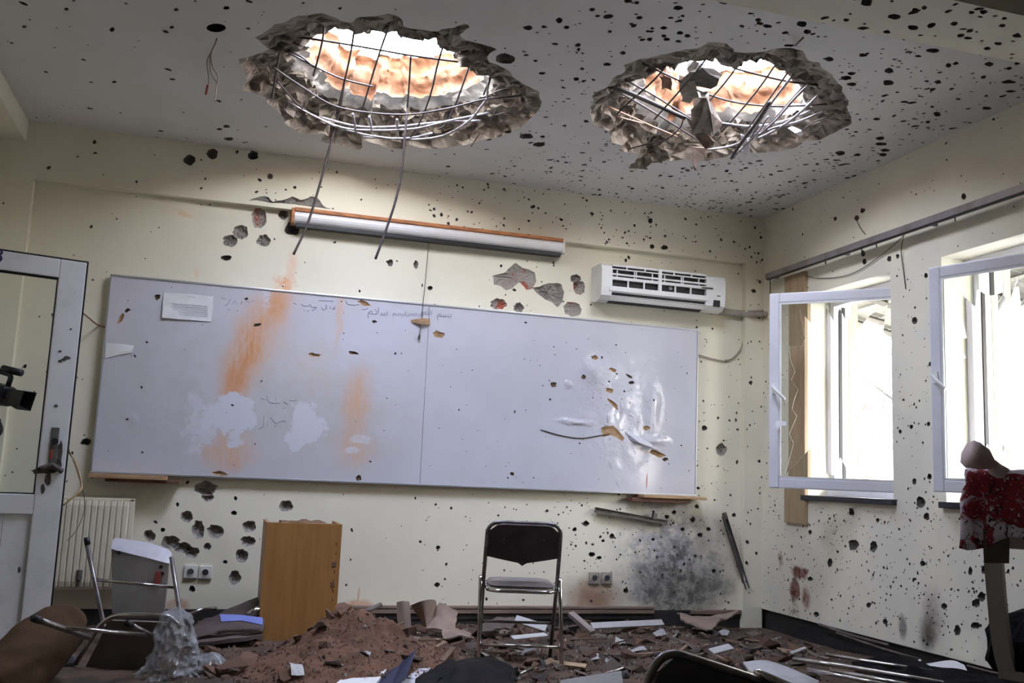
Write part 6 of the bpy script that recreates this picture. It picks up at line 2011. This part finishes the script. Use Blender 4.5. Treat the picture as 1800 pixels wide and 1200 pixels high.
for p in pth:
    row = []
    for i in range(29):
        w_ = -.035 + .58 * i / 28
        hang_ = max(0.0, (1.10 - p.z))
        fold = .020 * math.sin(i * 1.15 + p.z * 6) * (hang_ / .2 + .15) + .010 * fnoise(w_ * 12, p.z * 12, .5)
        sgn = -1 if p.x < 0 else 1
        low = 0 if p.z > .96 else -.025 * math.sin(i * .55 + 1)
        row.append(hcp(p.x + sgn * abs(fold) * 1.0, w_ + .012 * fnoise(i * .3, p.z * 9, 2) - (.012 if hang_ > .02 else 0), p.z + low + .006 * fnoise(w_ * 9, p.x * 9, 4)))
    rows.append(row)
o = MB().sheet(rows, .004).build('flowered_cloth', M_flower, None, True, fixn=False, label='crumpled red and white flowered cloth draped over the high-backed chair', cat='cloth')
o.location = hc.location
M_pink = surf('pale_pink_cloth', (0.90, 0.74, 0.74), .85, (0.84, .66, .66), 12, bump=.3, bscale=30)
kp = [CAM + ray(1768, 842) * 2.97, CAM + ray(1750, 824) * 2.97, CAM + ray(1742, 815) * 2.97, CAM + ray(1726, 806) * 2.96, CAM + ray(1708, 798) * 2.95]
roll('twisted_cloth', kp, [.034, .024, .020, .036, .046], M_pink, n=9, am=.05, label='pale pink twisted cloth end standing up from the flowered cloth', cat='cloth', fl=1.0)
cb = empty('cardboard_tag', CAM + ray(1752, 968) * 2.93, (0, 0, 0), label='dull tan cardboard hanging below the flowered cloth on the chair post', cat='cardboard')
A_, B_, C_, D_ = [(CAM + ray(*q) * 2.93) - cb.location for q in ((1728, 930), (1774, 935), (1773, 990), (1730, 989))]
MB().prism([A_, B_, C_, D_], hn * .01).build('sheet', surf('tan_board', (.26, .21, .15), .8, (.2, .16, .12), 6), cb)
MB().tube([A_ + (B_ - A_) * .1, A_ + (C_ - A_) * .6], .0015, 4).build('crease', M_card, cb)
o = crumple('shade_filler', Vector((2.62, 2.62, .49)), [(0, .12), (.05, .15), (.12, .14), (.18, .10), (.2, .04)], M_darkcloth, 'added dark lump filling the shade on the seat of the high-backed chair', 'filler', seed=3, am=.2)  # invented lump: a dark shape for the shade beside the chair post

# ------------------------------------------------------------------ person with a camera behind the glass of the door
M_skin = surf('skin', (0.42, 0.17, 0.14), .55)
M_jacket = surf('dark_jacket', (0.022, 0.022, 0.026), .85, (0.03, .03, .034), 8)
M_hair = surf('dark_hair', (0.012, 0.010, 0.009), .6)
M_trouser = surf('grey_trousers', (0.05, 0.05, 0.06), .9)
PB = Vector((-1.40, 6.12, 0))
person = empty('person', PB, (0, 0, 0), label='person in dark jacket holding up a black camera behind the open glass door', cat='person')


def skin_body(name, verts, edges, mt, parent, sub=2, mats=None):
    me = bpy.data.meshes.new(name)
    me.from_pydata([v[0] for v in verts], edges, [])
    o = bpy.data.objects.new(name, me)
    COL.objects.link(o)
    o.parent = parent
    md = o.modifiers.new('skin', 'SKIN')
    if not me.skin_vertices: me.skin_vertices.new(name='')
    for i, v in enumerate(verts):
        r_ = v[1]
        me.skin_vertices[0].data[i].radius = r_ if isinstance(r_, tuple) else (r_, r_)
    me.skin_vertices[0].data[0].use_root = True
    sb_ = o.modifiers.new('sub', 'SUBSURF')
    sb_.levels = sb_.render_levels = sub
    me.materials.append(mt)
    return o


# facing +x (into the room); local axes: x forward, y to the left hand
cam_p = PY(-2, 690, 6.0) - PB
bv = [((0, 0, .95), (.11, .16)), ((0, 0, 1.10), (.10, .145)), ((.0, 0, 1.25), (.11, .16)), ((-.01, 0, 1.38), (.10, .17)), ((-.005, 0, 1.47), (.055, .06)), ((.01, 0, 1.53), (.05, .052)),
      ((-.0, .17, 1.40), .062), ((.04, .21, 1.20), .050), ((.17, .10, 1.19), .040), (tuple(cam_p + Vector((-.06, .05, -.07))), .028),
      ((-.0, -.17, 1.40), .062), ((.02, -.21, 1.20), .050), ((.16, -.12, 1.20), .040), (tuple(cam_p + Vector((-.10, -.06, -.06))), .028),
      ((0, .09, .88), (.09, .09)), ((.02, .10, .50), .065), ((0, .10, .10), .042), ((.11, .10, .035), (.04, .035)),
      ((0, -.09, .88), (.09, .09)), ((.03, -.10, .50), .065), ((0, -.10, .10), .042), ((.11, -.10, .035), (.04, .035))]
be = [(0, 1), (1, 2), (2, 3), (3, 4), (4, 5), (3, 6), (6, 7), (7, 8), (8, 9), (3, 10), (10, 11), (11, 12), (12, 13), (0, 14), (14, 15), (15, 16), (16, 17), (0, 18), (18, 19), (19, 20), (20, 21)]
skin_body('body', bv, be, M_jacket, person)
# head: one shaped surface
hd, n, rings_ = MB(), 28, 20
hc_ = Vector((.015, 0, 1.62))
vs = []
for j in range(rings_ + 1):
    ph = math.pi * j / rings_
    for k in range(n):
        t = 2 * math.pi * k / n
        x, y, z = math.sin(ph) * math.cos(t) * .098, math.sin(ph) * math.sin(t) * .076, math.cos(ph) * .118
        if z < -.02: x, y = x * (1 - .25 * (-z - .02) / .1) + .012, y * (1 - .38 * (-z - .02) / .1)
        if math.cos(t) > .9 and -.03 < z < .02: x += .022 * (1 - abs(z + .012) / .035) * (math.cos(t) - .9) * 10      # nose
        if math.cos(t) > .6 and .005 < z < .035 and .25 < abs(math.sin(t)) < .6: x -= .009                           # eye sockets
        if math.cos(t) > .85 and -.062 < z < -.05: x -= .005                                                         # mouth line
        vs.append(hc_ + Vector((x, y, z)))
hd.add(vs, [(j * n + k, j * n + (k + 1) % n, (j + 1) * n + (k + 1) % n, (j + 1) * n + k) for j in range(rings_) for k in range(n)])
hd.build('head', M_skin, person, True)
for s in (-1, 1):
    MB().tube([hc_ + Vector((-.005, s * .074, .022)), hc_ + Vector((-.012, s * .088, .0)), hc_ + Vector((-.004, s * .078, -.025))], [.010, .013, .008], 8).build('ear', M_skin, person, True)
    MB().tube([hc_ + Vector((.080, s * .032, .018)), hc_ + Vector((.086, s * .032, .018))], .009, 10).build('eye', M_paper, person, True)
    MB().tube([hc_ + Vector((.0865, s * .032, .018)), hc_ + Vector((.088, s * .032, .018))], .0045, 8).build('pupil', M_black, person)
hr = MB()
vs = []
for j in range(13):
    ph = math.pi * .60 * j / 12
    for k in range(n):
        t = 2 * math.pi * k / n
        lim = ph if math.cos(t) < .35 else ph * (1 - .45 * (math.cos(t) - .35) / .65)
        q = Vector((math.sin(lim) * math.cos(t) * .107, math.sin(lim) * math.sin(t) * .085, math.cos(lim) * .127))
        q *= 1 + .03 * fnoise(q.x * 40, q.y * 40, q.z * 20)
        vs.append(hc_ + q)
hr.add(vs, [(j * n + k, j * n + (k + 1) % n, (j + 1) * n + (k + 1) % n, (j + 1) * n + k) for j in range(12) for k in range(n)])
hr.build('hair', M_hair, person, True)


def hand(c, s):
    """hand closed round the camera from below; s = +1 / -1 side"""
    pv = [((c + Vector((-.055, s * .055, -.055))), (.020, .028)), ((c + Vector((-.03, s * .045, -.045))), (.016, .032)), ((c + Vector((-.005, s * .04, -.042))), (.013, .034))]
    skin_body('palm', [(tuple(p), r_) for p, r_ in pv], [(0, 1), (1, 2)], M_skin, person, 2)
    for i, (L, dx) in enumerate(((.85, -.022), (1.0, -.002), (.95, .018), (.75, .036))):
        b0 = c + Vector((dx * .9, s * .036, -.046))
        k1 = b0 + Vector((.012, s * .018, .012 * L))
        k2 = k1 + Vector((.004, -s * .004, .030 * L))
        k3 = k2 + Vector((-.002, -s * .018, .020 * L))
        skin_body('finger', [(tuple(b0), .0095), (tuple(k1), .0095), (tuple(k2), .009), (tuple(k3), .0075)], [(0, 1), (1, 2), (2, 3)], M_skin, person, 2)
    t0 = c + Vector((-.035, s * .045, -.04))
    skin_body('thumb', [(tuple(t0), .011), (tuple(t0 + Vector((-.018, -s * .01, .025))), .0105), (tuple(t0 + Vector((-.012, -s * .02, .05))), .009)], [(0, 1), (1, 2)], M_skin, person, 2)


hand(cam_p, 1)
hand(cam_p, -1)
vc = empty('video_camera', PB + cam_p, (0, rad(14), rad(-25)), label='black handheld camera with square lens hood in the hands behind the door glass', cat='camera')
MB().box((-.03, 0, -.005), (.15, .085, .085), bev=.012).build('body', M_black, vc)
MB().tube([(.04, 0, 0), (.085, 0, 0)], .032, 20).build('lens', M_black, vc, True)
MB().prism([(.075, -.036, -.03), (.075, .036, -.03), (.075, .036, .034), (.075, -.036, .034)], (.012, 0, 0)).build('hood_base', M_black, vc)
hood = MB()
for p_, q_ in (((-.036, -.03), (.036, -.03)), ((.036, -.03), (.036, .034)), ((.036, .034), (-.036, .034)), ((-.036, .034), (-.036, -.03))):
    hood.add([(.08, *p_), (.08, *q_), (.135, q_[0] * 1.25, q_[1] * 1.25), (.135, p_[0] * 1.25, p_[1] * 1.25), (.08, p_[0] * .9, p_[1] * .9), (.08, q_[0] * .9, q_[1] * .9), (.135, q_[0] * 1.15, q_[1] * 1.15), (.135, p_[0] * 1.15, p_[1] * 1.15)], [(0, 1, 2, 3), (7, 6, 5, 4), (3, 2, 6, 7)])
hood.build('lens_hood', M_black, vc)
vc.scale = (1.35, 1.35, 1.35)
MB().tube(rounded([(-.07, 0, .035), (-.07, 0, .085), (.03, 0, .085), (.03, 0, .035)], .02), .011, 8).build('top_handle', M_black, vc, True)
MB().tube([(-.02, .0, .10), (.07, .0, .105)], .015, 12).build('microphone', M_black, vc, True)
